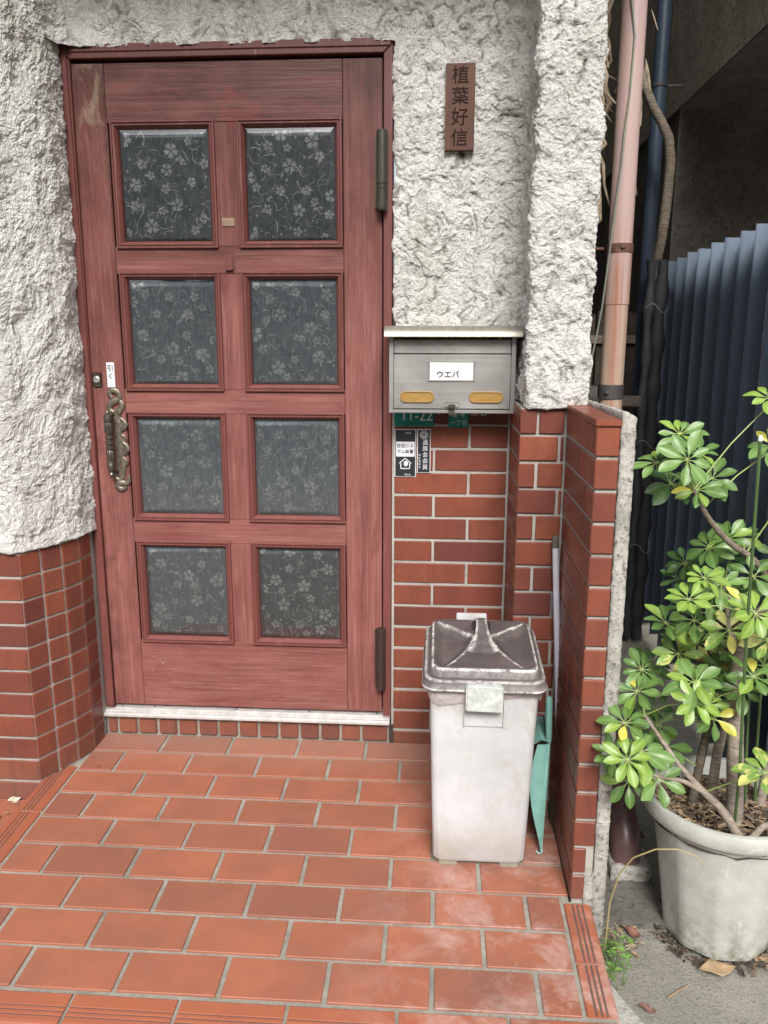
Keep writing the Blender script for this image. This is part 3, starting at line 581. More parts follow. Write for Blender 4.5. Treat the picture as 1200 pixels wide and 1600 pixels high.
for ri,(z0,z1) in enumerate(rowsz):
    for ci,(x0,x1) in enumerate(colsx):
        wn_=link('window_panel',moulding(x0,x1,z0,z1).mesh('moulding'),MT['mould']); dp(wn_)
        gx0,gx1,gz0,gz1=x0+.022,x1-.022,z0+.022,z1-.022; gy=FY+.008; bw=.013; tl=[random.uniform(-.0012,.0012) for _ in range(4)]
        vs=[(gx0,gy+.0014,gz0),(gx1,gy+.0014,gz0),(gx1,gy+.0014,gz1),(gx0,gy+.0014,gz1),(gx0+bw,gy+tl[0]*.6,gz0+bw),(gx1-bw,gy-tl[0]*.6,gz0+bw),(gx1-bw,gy-tl[0]*.6,gz1-bw),(gx0+bw,gy+tl[0]*.6,gz1-bw)]
        g_=link('pane',MB().add(vs,[(4,5,6,7),(0,1,5,4),(1,2,6,5),(2,3,7,6),(3,0,4,7)]).mesh('pane'),MT['glass']); g_.parent=wn_
        fm=MB().box(gx0,gx1,gy+.007,gy+.009,gz0,gz1); fo=link('film',fm.mesh('film'),MT['film_shaded' if (ri==3 or (ri,ci)==(0,1)) else ('film_lit' if ri==1 else 'film')]); fo.parent=wn_
        fp_=link('flower_print',flower_print(gx0,gx1,gz0,gz1,gy+.0066,ri*2+ci+(0 if ci else 40)).mesh('flower_print'),[MT['print'],MT['thread']],kind='stuff'); fp_.parent=wn_
# hinges
def hinge(x,z0,z1,rad,mat,split):
    mb=MB(); h=z1-z0; pr=[(.0001,0),(rad*.9,0),(rad*.9,.003),(rad,.004)]
    for s in split: pr+=[(rad,s*h-.001),(rad*.9,s*h),(rad,s*h+.001)]
    pr+=[(rad,h-.004),(rad*.9,h-.003),(rad*.9,h),(.0001,h)]
    mb.lathe(pr,20,(x,-.016,z0)); mb.box(x-.02,x+.012,-.004,FY+.001,z0+.01,z1-.01); o=mb.build('hinge',mat,smooth=True); dp(o); return o
hinge(-.073,1.624,1.832,.0155,MT['hinge'],(.27,.33)); hinge(-.0745,.190,.393,.0145,MT['hinge_low'],())
# lock, pull sign, viewer, small plaque
lk=dp(MB().box(-.948,-.920,FY-.004,FY+.002,1.128,1.173).build('lock_plate',MT['brass_dark'],bevel=.003)); cy=MB(); cy.lathe([(.0105,.0),(.0105,.004),(.0085,.006),(.0065,.0062),(.0062,.0045),(.0001,.0045)],20)
me=cy.mesh('cyl',smooth=True); me.transform(Matrix.Rotation(R(90),4,'X')); o=link('keyhole',me,MT['steel']); o.parent=lk; o.location=(-.934,FY-.004,1.152)
ps=dp(MB().box(-.9035,-.8795,FY-.0015,FY+.001,1.129,1.203).build('pull_sign',MT['white_st'],bevel=.0008,seg=1))
text('引',.020,(-.8915,FY-.0018,1.185),(R(90),0,0),MT['ink'],ps,bold=.0003); text('く',.019,(-.8915,FY-.0018,1.161),(R(90),0,0),MT['ink'],ps,bold=.0004); text('PULL',.0065,(-.8915,FY-.0018,1.1355),(R(90),0,0),MT['greyink'],ps)
vw=dp(MB().box(-.531,-.501,FY-.006,FY+.001,1.468,1.511).build('door_viewer',MT['wood_v'],bevel=.003)); o=MB().box(-.511,-.507,FY-.011,FY-.005,1.468,1.505).box(-.529,-.505,FY-.009,FY-.005,1.466,1.471).build('viewer_cover',MT['frame'],bevel=.001); o.parent=vw
dp(MB().box(-.534,-.498,FY-.002,FY+.002,1.588,1.611).build('small_plaque',simple('tarnished_plaque',(.21,.14,.10),.5,.2,.2,60),bevel=.001))
# ornate pull handle
hd=MB()
def scroll(cx,cz,r0,r1,a0,turns,w0,w1,y,th=.006,n=26):
    pts=[];ws=[]
    for i in range(n+1):
        t=i/n; a=a0+turns*2*math.pi*t; rr=r0+(r1-r0)*t; pts.append(Vector((cx+math.cos(a)*rr,y,cz+math.sin(a)*rr))); ws.append(w0+(w1-w0)*t)
    hd.tube(pts,ws,8)
def sweep(pts,ws,y=.004):
    q=[];w2=[];P=[Vector((x,y,z)) for x,z in pts]
    for i in range(len(P)-1):
        p0,p1,p2,p3=P[max(i-1,0)],P[i],P[i+1],P[min(i+2,len(P)-1)]
        for t in (0,.25,.5,.75):
            q.append(.5*((2*p1)+(-p0+p2)*t+(2*p0-5*p1+4*p2-p3)*t*t+(-p0+3*p1-3*p2+p3)*t**3)); w2.append(ws[i]*(1-t)+ws[i+1]*t)
    q.append(P[-1]); w2.append(ws[-1]); b0=len(hd.v); hd.tube(q,[w*1.30 for w in w2],10); hd.v[b0:]=[(vx,y+(vy-y)*.5,vz) for vx,vy,vz in hd.v[b0:]]
Y0=FY-.004
hd.tube([(-.884,FY-.001,1.06),(-.880,FY-.001,1.03),(-.881,FY-.001,.98),(-.878,FY-.001,.93),(-.878,FY-.001,.88),(-.880,FY-.001,.845)],[.007,.013,.014,.015,.014,.010],10); hd.v[:]=[(vx,FY-.001+(vy-FY+.001)*.35,vz) for vx,vy,vz in hd.v]
sweep([(-.891,1.098),(-.899,1.108),(-.893,1.119),(-.879,1.119),(-.869,1.108),(-.872,1.094),(-.885,1.088),(-.897,1.080),(-.902,1.066),(-.893,1.055),(-.880,1.058),(-.874,1.068)],[.004,.006,.0065,.007,.006,.007,.008,.0075,.006,.006,.005,.003],Y0)
sweep([(-.871,1.092),(-.862,1.080),(-.866,1.066),(-.877,1.052),(-.882,1.036),(-.876,1.022),(-.868,1.012)],[.004,.006,.007,.008,.008,.007,.003],Y0)
sweep([(-.882,1.045),(-.875,1.02),(-.879,.99),(-.872,.96),(-.878,.93),(-.870,.90),(-.877,.87),(-.884,.852)],[.008,.009,.010,.009,.010,.009,.010,.006],Y0+.002)
for (x,z,w_s,h_s) in ((-.866,1.004,1.0,1.2),(-.862,.966,.55,.7),(-.861,.930,1.1,1.3),(-.860,.893,.6,.8)):
    sweep([(-.878,z+.026*h_s),(-.866,z+.024*h_s),(-.864+.009*w_s,z+.010*h_s),(-.868,z-.002),(-.874,z+.008*h_s)],[.003,.0055,.0065*w_s,.005,.0015],Y0)
sweep([(-.897,.872),(-.898,.855),(-.887,.846),(-.876,.852),(-.877,.863),(-.885,.866)],[.005,.006,.006,.005,.004,.003],Y0)
sweep([(-.857,.860),(-.856,.845),(-.868,.836),(-.884,.838),(-.893,.830),(-.888,.820),(-.875,.818),(-.865,.826)],[.004,.006,.007,.008,.007,.007,.006,.004],Y0)
handle=dp(hd.build('door_handle',MT['brass'],smooth=True))
gp=MB(); Zs=[(1.062,.002),(1.056,.005),(1.052,.004),(1.048,.0115),(1.040,.0130),(1.032,.0125),(1.026,.0095),(1.022,.0105),(1.002,.0120),(.992,.0095),(.988,.0065),(.985,.0110),(.979,.0115),(.976,.007),(.972,.0070),(.969,.0120),(.962,.0125),(.958,.0075),(.954,.0075),(.951,.0115),(.945,.0110),(.942,.0075),(.938,.0105),(.918,.0100),(.905,.0080),(.900,.0105),(.890,.0115),(.880,.0095),(.874,.005),(.868,.0075),(.862,.004),(.858,.0015)]
n=24; gp.lathe([(rr,z) for z,rr in Zs],n,(-.898,FY-.030,0),shape=lambda q,i: 1+(.10*math.cos(12*q) if .995<Zs[i][0]<1.024 or .903<Zs[i][0]<.94 else 0))
gp.tube([(-.898,FY-.028,1.044),(-.893,FY-.012,1.050),(-.888,FY,1.052)],.006,8); gp.tube([(-.898,FY-.028,.886),(-.892,FY-.012,.878),(-.886,FY,.872)],.006,8)
o=gp.build('grip',MT['brass_dark'],smooth=True); o.parent=handle

# ================================================================== NAME BOARD, STICKERS, PLATES
nb=MB((.138,-.02,1.88)).box(.0985,.1775,-.028,-.008,1.7745,1.9925).build('name_board',MT['board'],bevel=.0015); tag(nb,'dark wooden name board with four black characters on the stucco right of the door','name board')
for i,ch in enumerate('植葉好信'): text(ch,.047,(0.000,-.0085,.080-.052*i),(R(90),0,0),MT['board_ink'],nb,sx=1.0,bold=.0004)
addr=MB((.021,-.003,1.04)).box(-.0365,.080,-.004,-.0012,1.022,1.078).build('address_plate',MT['plate_green'],bevel=.0006,seg=1); tag(addr,'green plate reading 11-22 half hidden below the mailbox','address plate')
text('11-22',.045,(0.008,-.0013,.012),(R(90),0,0),MT['plate_white'],addr,sx=.92)
addr2=MB((.153,-.003,1.04)).box(.1235,.1825,-.0042,-.0012,1.019,1.075).build('district_plate',MT['plate_green'],bevel=.0006,seg=1); tag(addr2,'small green plate reading 一丁目 below the middle of the mailbox','address plate')
text('一丁目',.0165,(0,-.0014,-.008),(R(90),0,0),MT['plate_white'],addr2); text('黒 号',.0165,(0,-.0014,.0145),(R(90),0,0),MT['plate_white'],addr2)
rp=MB((.12,-.002,1.055)).box(.0815,.122,-.003,-.001,1.030,1.078).build('red_plate',MT['plate_red']); tag(rp,'narrow dark red plate between the two green plates below the mailbox','plate')
rp2=MB((.22,-.002,1.055)).box(.1845,.262,-.003,-.001,1.030,1.078).build('red_plate',MT['plate_red']); tag(rp2,'dark red plate with two white characters right of the small green plate','plate')
text('熊 台',.021,(-.008,-.0012,.007),(R(90),0,0),MT['plate_white'],rp2); text('ﾉ',.022,(-.024,-.0012,.008),(R(90),0,0),MT['plate_white'],rp)
def sticker(name,label,x0,x1,z0,z1):
    c=((x0+x1)/2,-.003,(z0+z1)/2); o=MB(c).box(x0,x1,-.0035,-.0008,z0,z1).build(name,MT['silver_ink'],bevel=.0008,seg=1); tag(o,label,'sticker'); q=MB(c).box(x0+.0022,x1-.0022,-.0041,-.0036,z0+.0022,z1-.0022).build('face',MT['black_st']); q.parent=o; q.location=(0,0,0); return o
s1=sticker('security_sticker','black security system sticker with a white house symbol, left of the narrower sticker',-.0355,.0285,.8695,1.0125); cx=-.0035; cz=.941
t_=lambda b,s,x,z,m='silver_ink',par=None,**k: text(b,s,(x,-.0014,z),(R(90),0,0),MT[m],par,**k)
t_('SIGO',.0085,.008,.060,par=s1)
pk=MB().box(-.0275,.0275,-.0018,-.0012,-.010,.0345).mesh('panel'); o=link('white_panel',pk,MT['white_st'],s1,(0,0,0))
text('防犯シス',.0122,(0,-.0021,.0215),(R(90),0,0),MT['ink'],s1,bold=.0002); text('テム設置',.0122,(0,-.0021,.0045),(R(90),0,0),MT['ink'],s1,bold=.0002)
hs_=MB(); 
def bar(x0,z0,x1,z1,w,y=-.0015):
    d=Vector((x1-x0,0,z1-z0)).normalized(); nn=Vector((-d.z,0,d.x))*w/2; a=Vector((x0,y,z0)); b_=Vector((x1,y,z1)); hs_.add([a+nn,b_+nn,b_-nn,a-nn],[(0,1,2,3)])
for q in ((-.018,-.031,0,-.015),(0,-.015,.018,-.031),(-.013,-.030,-.013,-.046),(.013,-.030,.013,-.046),(-.014,-.046,.014,-.046),(-.018,-.031,-.012,-.031),(.018,-.031,.012,-.031)): bar(*q,.0026)
hs_.add([(.002+math.cos(a)*.0065,-.0015,-.031+math.sin(a)*.0085) for a in np.linspace(0,6.283,15)[:-1]],[tuple(range(14))]); link('house_symbol',hs_.mesh('house_symbol'),MT['silver_ink'],s1,(0,0,0))
t_('Elecks',.0075,.008,-.064,par=s1)
s2=sticker('membership_sticker','narrow black sticker with a round flower crest and vertical white characters',.0315,.0715,.8825,1.0130)
cr=MB()
for k in range(16):
    a=k*math.pi/8; cr.add([(math.cos(a+t)*rr*.001,-.0015,.049+math.sin(a+t)*rr*.001) for rr,t in ((3,-.09),(9.5,-.12),(10.5,0),(9.5,.12),(3,.09))],[(0,1,2,3,4)])
    cr.add([(math.cos(a+t)*rr*.001,-.0015,.049+math.sin(a+t)*rr*.001) for rr,t in ((12,-.2),(13,-.2),(13,.2),(12,.2))],[(0,1,2,3)])
link('crest',cr.mesh('crest'),MT['silver_ink'],s2,(0,0,0))
for i,ch in enumerate('遺族会会員'): t_(ch,.0170,.004,.0255-.0185*i,par=s2)
for i,ch in enumerate('本町遺族会'): t_(ch,.0072,-.0125,-.012-.0092*i,par=s2)

# ================================================================== MAILBOX
mbx=thing('mailbox','brushed steel wall mailbox with a white name card and two amber windows','mailbox',(.13,-.06,1.07))
def mp(o): o.parent=mbx; o.matrix_parent_inverse=Matrix.Translation((-.13,.06,-1.07)); return o
FYm=-.112
mp(MB().box(-.046,-.034,FYm,-.004,1.070,1.282).box(.291,.303,FYm,-.004,1.070,1.282).box(-.034,.291,FYm,-.004,1.070,1.080).box(-.034,.291,-.012,-.004,1.08,1.27).box(-.034,.291,FYm+.03,-.012,1.262,1.272).build('body',MT['steel'],bevel=.0015))
mp(MB().box(-.0325,.2895,FYm+.004,FYm+.008,1.2345,1.272).build('slot_flap',MT['steel'],bevel=.001,seg=1))
mp(MB().box(-.0325,.2895,FYm-.0015,FYm+.004,1.0825,1.2320).build('front_door_panel',MT['steel'],bevel=.0015))
rf=MB(); pr=[(-.004,1.309),(-.10,1.309),(-.128,1.303),(-.140,1.292),(-.1425,1.280),(-.139,1.2785),(-.136,1.290),(-.126,1.299),(-.10,1.3045),(-.004,1.3045)]; n=len(pr)
rf.add([(x,y,z) for x in (-.058,.318) for y,z in pr],[(i,(i+1)%n,(i+1)%n+n,i+n) for i in range(n)]+[tuple(range(n)),tuple(range(2*n-1,n-1,-1))]); mp(rf.build('roof',MT['steel_roof'],smooth=True))
mp(MB().box(-.052,-.046,-.10,-.005,1.276,1.304).box(.303,.309,-.10,-.005,1.276,1.304).build('roof_bracket',MT['steel']))
cd=mp(MB((.127,FYm,1.186)).box(.066,.188,FYm-.0035,FYm-.0016,1.161,1.2115).build('name_card',MT['white'],bevel=.002)); 
ff=[(.0615,1.1585,.1925,1.1612),(.0615,1.2115,.1925,1.2142),(.0615,1.161,.0645,1.212),(.1895,1.161,.1925,1.212)]
fm=MB()
for a,b0,c,d in ff: fm.box(a,c,FYm-.0045,FYm-.0016,b0,d)
mp(fm.build('card_frame',MT['steel'],bevel=.0006,seg=1)); text('ウエバ',.0215,(-.010,-.0039,-.010),(R(90),0,0),MT['ink'],cd,bold=.0005)
for x0,x1 in ((-.015,.080),(.177,.272)):
    pts=[]; rr=.0155; cz_=1.1155
    for k in range(21):
        a=math.pi/2+math.pi*k/20; pts.append((x0+rr+math.cos(a)*rr,cz_+math.sin(a)*rr))
    for k in range(21):
        a=-math.pi/2+math.pi*k/20; pts.append((x1-rr+math.cos(a)*rr,cz_+math.sin(a)*rr))
    n=len(pts); cxx=(x0+x1)/2; vs=[]
    for sc_,y in ((1.0,FYm-.0016),(1.0,FYm-.0045),(.965,FYm-.0065),(.82,FYm-.0065),(.80,FYm-.0045)):
        vs+=[(cxx+(px-cxx)*(1-(1-sc_)*.35),y,cz_+(pz-cz_)*sc_) for px,pz in pts]
    mp(MB().add(vs,[(i*n+k,i*n+(k+1)%n,(i+1)*n+(k+1)%n,(i+1)*n+k) for i in range(4) for k in range(n)]+[tuple(4*n+k for k in range(n))]).build('amber_window',MT['amber'],smooth=True))
lt=MB().box(.108,.150,FYm-.004,FYm-.0016,1.086,1.1005).build('latch',MT['steel'],bevel=.0012); mp(lt); o=MB().box(.118,.140,FYm-.012,FYm-.004,1.082,1.096).box(.121,.137,FYm-.008,FYm-.001,1.064,1.083).build('latch_knob',MT['brass_dark'],bevel=.003); o.parent=lt

# ================================================================== BIN
bn=thing('waste_bin','tall scuffed pale grey plastic waste bin with worn brown lid on the porch','bin',(.21,-.47,-.015))
def bp(o): o.parent=bn; o.matrix_parent_inverse=Matrix.Translation((-.21,.47,.015)); return o
def rrect(x0,x1,y0,y1,r_,n=6):
    P=[]
    for cx_,cy_,a0 in ((x1-r_,y0+r_,-90),(x1-r_,y1-r_,0),(x0+r_,y1-r_,90),(x0+r_,y0+r_,180)):
        for k in range(n+1): a=R(a0+90*k/n); P.append((cx_+math.cos(a)*r_,cy_+math.sin(a)*r_))
    return P
def loft(rings):
    n=len(rings[0][0]); vs=[(x,y,z if not callable(z) else z(x,y)) for P,z in rings for x,y in P]
    return vs,[(i*n+k,i*n+(k+1)%n,(i+1)*n+(k+1)%n,(i+1)*n+k) for i in range(len(rings)-1) for k in range(n)],n
B0=(.095,.3235,-.590,-.352); B1=(.082,.3405,-.606,-.335); zB0,zB1=-.006,.470
rings=[]
for t in (0,.02,.3,.6,.93,1): 
    tt=t; q=[B0[i]+(B1[i]-B0[i])*tt for i in range(4)]; rings.append((rrect(q[0]+(.006 if t==0 else 0),q[1]-(.006 if t==0 else 0),q[2]+(.006 if t==0 else 0),q[3],.018),zB0+(zB1-zB0)*t))
vs,fs,n=loft(rings); mb=MB().add(vs,fs); mb.f.append(tuple(range(n))); mb.mi.append(0)
for sx in (.135,.245):      # moulded ribs each side of latch, and mould line
    pass
bp(mb.build('body',MT['bin'],smooth=True))
bp(MB().box(.1635,.1655,-.6115,-.603,.372,.440).box(.2565,.2585,-.6115,-.603,.372,.440).box(.1655,.2565,-.6065,-.601,.372,.440).build('latch_housing',MT['bin'],bevel=.0008,seg=1))
for q_ in ((.110,.156,-.585,-.545,-.0205,-.005),(.262,.308,-.585,-.545,-.0205,-.005),(.115,.305,-.43,-.36,-.014,-.005)): bp(MB().box(*q_).build('foot',MT['foot'],bevel=.003))
# bag folded over the rim
n=96; outer=rrect(.072,.350,-.616,-.327,.03,23); n=len(outer); vs=[];fs=[]
for j,(t) in enumerate((0,.3,.65,1)):
    for k,(x,y) in enumerate(outer):
        nz=pn(np.array([[x*22,y*22,j*.35+3.3]]))[0]; nz2=pn(np.array([[x*9,y*9,9.1]]))[0]
        dx,dy=x-.21,y+.47; L0=math.hypot(dx,dy); drop=.026+.030*nz2*2+(.014 if x>.27 and y<-.5 else 0)+(.010 if x<.12 and y<-.5 else 0)
        out=(-.004+.006*math.sin(math.pi*t)+nz*.012*(.3+t))-(.004*t); vs.append((x+dx/L0*out,y+dy/L0*out,.476-drop*t*1.15))
for j in range(3):
    for k in range(n): fs.append((j*n+k,j*n+(k+1)%n,(j+1)*n+(k+1)%n,(j+1)*n+k))
bp(MB().add(vs,fs).build('bag',MT['bag'],smooth=True))
# lid
LX0,LX1,LY0,LY1=.0640,.3590,-.628,-.318
def crown(x,y):
    return 0
rings=[];wear=[]
spec=[(0,.468,0),(-.001,.470,.9),(-.001,.4725,.9),(.001,.4745,.2),(.004,.488,.0),(.006,.4905,.7),(.009,.492,.5),(.013,.4925,0),(.0165,.4935,0),(.018,.4955,.1),(.0205,.508,.3),(.022,.5115,1.0),(.0245,.513,.9),(.028,.5135,0)]
tilt=lambda v: (v[0],v[1],v[2]+max(0,min(1,(v[2]-.474)/.015))*.034*(v[1]-LY0)/(LY1-LY0))
for ins,z,w in spec: rings.append((rrect(LX0+ins,LX1-ins,LY0+ins*1.1,LY1-ins,max(.010,.038-ins*.5),8),z)); wear.append(w)
vs,fs,n=loft(rings); W=[w for w in wear for _ in range(n)]
lid=MB().add(vs,fs)
# top skin: grid with two scooped hollows either side of the handle bridge
ix0,ix1,iy0,iy1=LX0+.028,LX1-.028,LY0+.0308,LY1-.0308; NX,NY=44,44
def top_h(sx,sy):     # sx -1..1, sy 0 front .. 1 back
    half=.18+.62*max(0,(.62-sy)/.62)**1.7 if sy<.62 else .18+.0*(sy-.62)
    a=abs(sx); h=.0
    wr=0
    if sy>.62: # ridge at back from bridge to back corners
        half=.16+(sy-.62)/.38*1.0*.85
        inside=a>half
    e=a-half
    edge=min(1,max(0,(1-a)/.18))*min(1,max(0,sy/.06 if True else 1))*min(1,max(0,(1-sy)/.05))
    if e>0: h=-.016*min(1,e/.22)*edge
    if abs(e)<.030 and .04<sy<.96: wr=1.0
    # bridge rises towards the back-middle
    br=max(0,1-abs(sx)/.16)*math.exp(-((sy-.72)/.17)**2); h+=.012*min(1,br*1.6)
    return h,wr
base=len(lid.v)
tv=[];ttw=[]
for j in range(NY+1):
    for i in range(NX+1):
        sx=-1+2*i/NX; sy=j/NY; h,wr=top_h(sx,sy); cr=.004*(1-sx*sx)
        # round the outline
        x=(ix0+ix1)/2+sx*(ix1-ix0)/2; y=iy0+(iy1-iy0)*sy
        tv.append((x,y,.5135+h+cr*math.sin(math.pi*sy) if 0<i<NX and 0<j<NY else .5135)); ttw.append(wr*(1 if 0<i<NX else 0))
lid.add(tv,[(j*(NX+1)+i,j*(NX+1)+i+1,(j+1)*(NX+1)+i+1,(j+1)*(NX+1)+i) for j in range(NY) for i in range(NX)]); W+=ttw; lid.v=[tilt(v) for v in lid.v]
me=lid.mesh('lid',smooth=True); a=me.attributes.new('wear','FLOAT','POINT'); a.data.foreach_set('value',np.array(W,np.float32)); lido=bp(link('lid',me,MT['lid']))
# handle: arched bar with finger holes either side
hb=MB(); xc=(ix0+ix1)/2
pts=[(-.535,.514),(-.500,.519),(-.465,.528),(-.435,.537),(-.410,.541),(-.385,.538),(-.362,.526),(-.350,.516)]; wd=[.052,.032,.021,.016,.014,.0145,.017,.022]; vs=[];ww=[]
for (y,z),w in zip(pts,wd): vs+=[(xc-w,y,z-.004),(xc-w*.92,y,z),(xc-w*.5,y,z+.0015),(xc+w*.5,y,z+.0015),(xc+w*.92,y,z),(xc+w,y,z-.004)]; ww+=[.2,1,0.1,.1,1,.2]
me=hb.add([tilt(v) for v in vs],[(i*6+k,i*6+k+1,(i+1)*6+k+1,(i+1)*6+k) for i in range(len(pts)-1) for k in range(5)]).mesh('handle',smooth=True); a=me.attributes.new('wear','FLOAT','POINT'); a.data.foreach_set('value',np.array(ww,np.float32)); o=link('lid_handle',me,MT['lid']); o.parent=lido
for s in (-1,1):
    hl=MB(); hl.add([tilt((xc+s*(.0185+.0055*math.cos(a)),-.392+.024*math.sin(a),.5215+.003*math.sin(a))) for a in np.linspace(0,6.283,15)[:-1]],[tuple(range(14))])
    o=link('finger_hole',hl.mesh('finger_hole'),MT['gasket']); o.parent=lido
bp(MB().prism([(.1665,.424),(.2525,.422),(.2530,.488),(.1665,.490)],-.639,-.622).box(.170,.250,-.636,-.600,.482,.489).build('latch',MT['latch'],bevel=.004,seg=3))
bp(MB().box(.15,.23,-.320,-.305,.535,.552).build('lid_hinge',MT['bin'],bevel=.002))

# ================================================================== DUSTPAN AND BROOM
pan=thing('dustpan','teal plastic dustpan standing on edge between the bin and the wing wall','dustpan',(.375,-.50,-.015))
def pp_(o): o.parent=pan; o.matrix_parent_inverse=Matrix.Translation((-.375,.50,.015)); return o
out=[(-.530,-.012),(-.520,.00),(-.490,.245),(-.484,.272),(-.455,.290),(-.42,.292),(-.36,.288),(-.34,.26),(-.345,.02),(-.352,-.010)]
xs_=lambda z: .374+.012*(z/.27)
v=[(xs_(z),y,z) for y,z in out]+[(xs_(z)+.0025,y,z) for y,z in out]; n=len(out)
pan_b=MB().add(v,[tuple(range(n))[::-1],tuple(range(n,2*n))]+[(i,(i+1)%n,(i+1)%n+n,i+n) for i in range(n)])
# side wall: leaf hanging left of the plate, deep at top and tapering down
sw=[];N=14
for i in range(N+1):
    t=i/N; z=.272-t*.284; y=-.487-t*.043; d=(.040*math.sin(math.pi*min(1,(t*.75+.20)))**.8)*(1-t**3)+.003; sw+=[(xs_(z),y,z),(xs_(z)-d*.5,y-.004,z-.002),(xs_(z)-d,y-.001,z-.004)]
pan_b.add(sw,[(i*3+k,i*3+k+1,(i+1)*3+k+1,(i+1)*3+k) for i in range(N) for k in range(2)])
bk=[]
for i in range(9):
    t=i/8; y=-.487+t*.14; bk+=[(xs_(.27),y,.275),(xs_(.27)-.02,y,.283-.006*abs(t-.5)),(xs_(.27)-.042,y+.002,.262)]
pan_b.add(bk,[(i*3+k,i*3+k+1,(i+1)*3+k+1,(i+1)*3+k) for i in range(8) for k in range(2)])
pp_(pan_b.build('pan',MT['teal'],smooth=True))
pp_(MB().tube([(xs_(.27)-.001,-.490,.268),(.377,-.503,.16),(.3745,-.520,.04),(.373,-.530,-.010),(.366,-.530,-.014),(.360,-.528,-.008)],.0018,6).build('rim',MT['teal_edge']))
hz=[(.272,-.478,.007),(.30,-.476,.0085),(.34,-.474,.009),(.385,-.473,.009),(.392,-.473,.006)]
hm=MB().tube([(xs_(.27)+(z-.27)*-.03,y,z) for z,y,w in hz],[w for _,_,w in hz],10); o=pp_(hm.build('handle',MT['teal'],smooth=True)); 
br=thing('broom','broom with pale lilac pole leaning in the corner, brown bristles down','broom',(.43,-.33,0))
def brp(o): o.parent=br; o.matrix_parent_inverse=Matrix.Translation((-.43,.33,0)); return o
brp(MB().tube([(.4025,-.325,.750),(.4305,-.365,.205)],.0085,14).build('pole',MT['pole'],smooth=True)); brp(MB().tube([(.4015,-.3235,.775),(.4018,-.324,.77),(.4026,-.325,.742)],[.004,.0092,.0095],14).build('pole_cap',MT['pole_cap'],smooth=True))
brp(MB().tube([(.4300,-.365,.215),(.432,-.370,.12)],[.010,.013],12).build('ferrule',MT['ferrule'],smooth=True))
bs=MB()
for k in range(260):
    a=random.random()*6.28; q=math.sqrt(random.random()); dx,dy=math.cos(a)*q,math.sin(a)*q; z1=random.uniform(-.012,.012)
    x1,y1=min(.4155+.0*dx,.433+dx*.016-.008) if False else .429+dx*.017,-.385+dy*.045
    bs.tube([(.432+dx*.008,-.370+dy*.010,.14),(.430+dx*.012,-.377+dy*.028,.06),(x1+random.uniform(-.003,.003)-.004,y1,z1)],[.0009,.0008,.0005],3,cap=False)
brp(bs.build('bristles',MT['bristle'],kind='stuff'))

# ================================================================== RIGHT OF THE HOUSE
dpz=thing('downpipe','faded pink downpipe with rusty strap running down the house corner','downpipe',(.577,.03,0))
def dz(o): o.parent=dpz; o.matrix_parent_inverse=Matrix.Translation((-.577,-.03,0)); return o
dz(MB().tube([(.596,.03,4.5),(.596,.03,1.52),(.594,.03,.5),(.585,-.05,.36),(.597,-.25,.12),(.602,-.36,.06)],.033,24).build('pipe',MT['pipe'],smooth=True))
dz(MB().tube([(.596,.03,1.52),(.596,.03,1.37)],.0345,24).build('pipe_joint',MT['pipe'],smooth=True))
dz(MB().tube([(.602,-.33,.07),(.603,-.39,.035),(.604,-.43,.00),(.604,-.452,-.04),(.604,-.456,-.085)],[.037,.039,.040,.039,.038],24).build('elbow',MT['pipe_low'],smooth=True))
for z,mm in ((1.523,'rust'),): dz(MB().tube([(.596,.03,z-.012),(.596,.03,z+.012)],.0365,24).tube([(.596,-.008,z+.004),(.596,-.012,z+.004)],.007,6).box(.50,.55,.02,.04,z-.003,z+.003).build('strap',MT[mm]))
dz(MB().tube([(.594,.03,1.105),(.594,.03,1.145)],.0365,24).tube([(.576,-.004,1.125),(.576,-.010,1.125)],.006,6).box(.50,.55,.0,.06,1.11,1.14).build('strap',MT['strap']))
cb=MB().tube([(.575,.01,2.6),(.580,-.006,2.147),(.594,-.006,2.055),(.590,-.006,1.914),(.582,-.006,1.818),(.579,-.006,1.737),(.572,-.003,1.654),(.562,.005,1.50),(.552,.012,1.36),(.532,.03,1.2),(.53,.05,.9)],.0028,6).build('cable',MT['cable'],smooth=True); tag(cb,'thin grey green cable draped down the front of the pink downpipe','cable')
# dead leaves hanging between wall and pipe
def strip(mb,pts,w,mi=0):
    vs=[]
    for k,pt in enumerate(pts):
        pt=Vector(pt); ww=w*math.sin(math.pi*(k+.4)/(len(pts)+.0))+.0006; a=random.uniform(-.4,.4); vs+=[pt+Vector((-ww,math.sin(a)*ww,0)),pt+Vector((0,-.35*ww,0)),pt+Vector((ww,math.sin(a)*ww,0))]
    mb.add(vs,[(3*k+c,3*k+c+1,3*k+c+4,3*k+c+3) for k in range(len(pts)-1) for c in (0,1)])
dl=MB()
for k in range(14):
    x=random.uniform(.515,.540); z=random.uniform(1.85,2.35); L0=random.uniform(.12,.4); y=random.uniform(.02,.10); strip(dl,[(x+random.uniform(-.01,.01)*t,y,z-L0*t/5) for t in range(6)],random.uniform(.003,.008))
for k,(x,z,dx,L0) in enumerate(((.640,2.02,.018,.08),(.632,1.95,.005,.10),(.625,1.74,.015,.07),(.648,2.14,.02,.05))): strip(dl,[(x+dx*t/5,.06,z-L0*t/5) for t in range(6)],.0045 if k<2 else .0012)
dlo=dl.build('dead_leaves',MT['deadvine'],kind='stuff'); tag(dlo,'dry dead vine leaves hanging behind the pink downpipe','dead leaves')
bp_=MB().tube([(1.005,1.4,4.5),(1.005,1.4,.0)],.030,16); bpo=thing('blue_pipe','dark blue drain pipe standing in the shaded alley behind the pink one','pipe',(1.005,1.4,0))
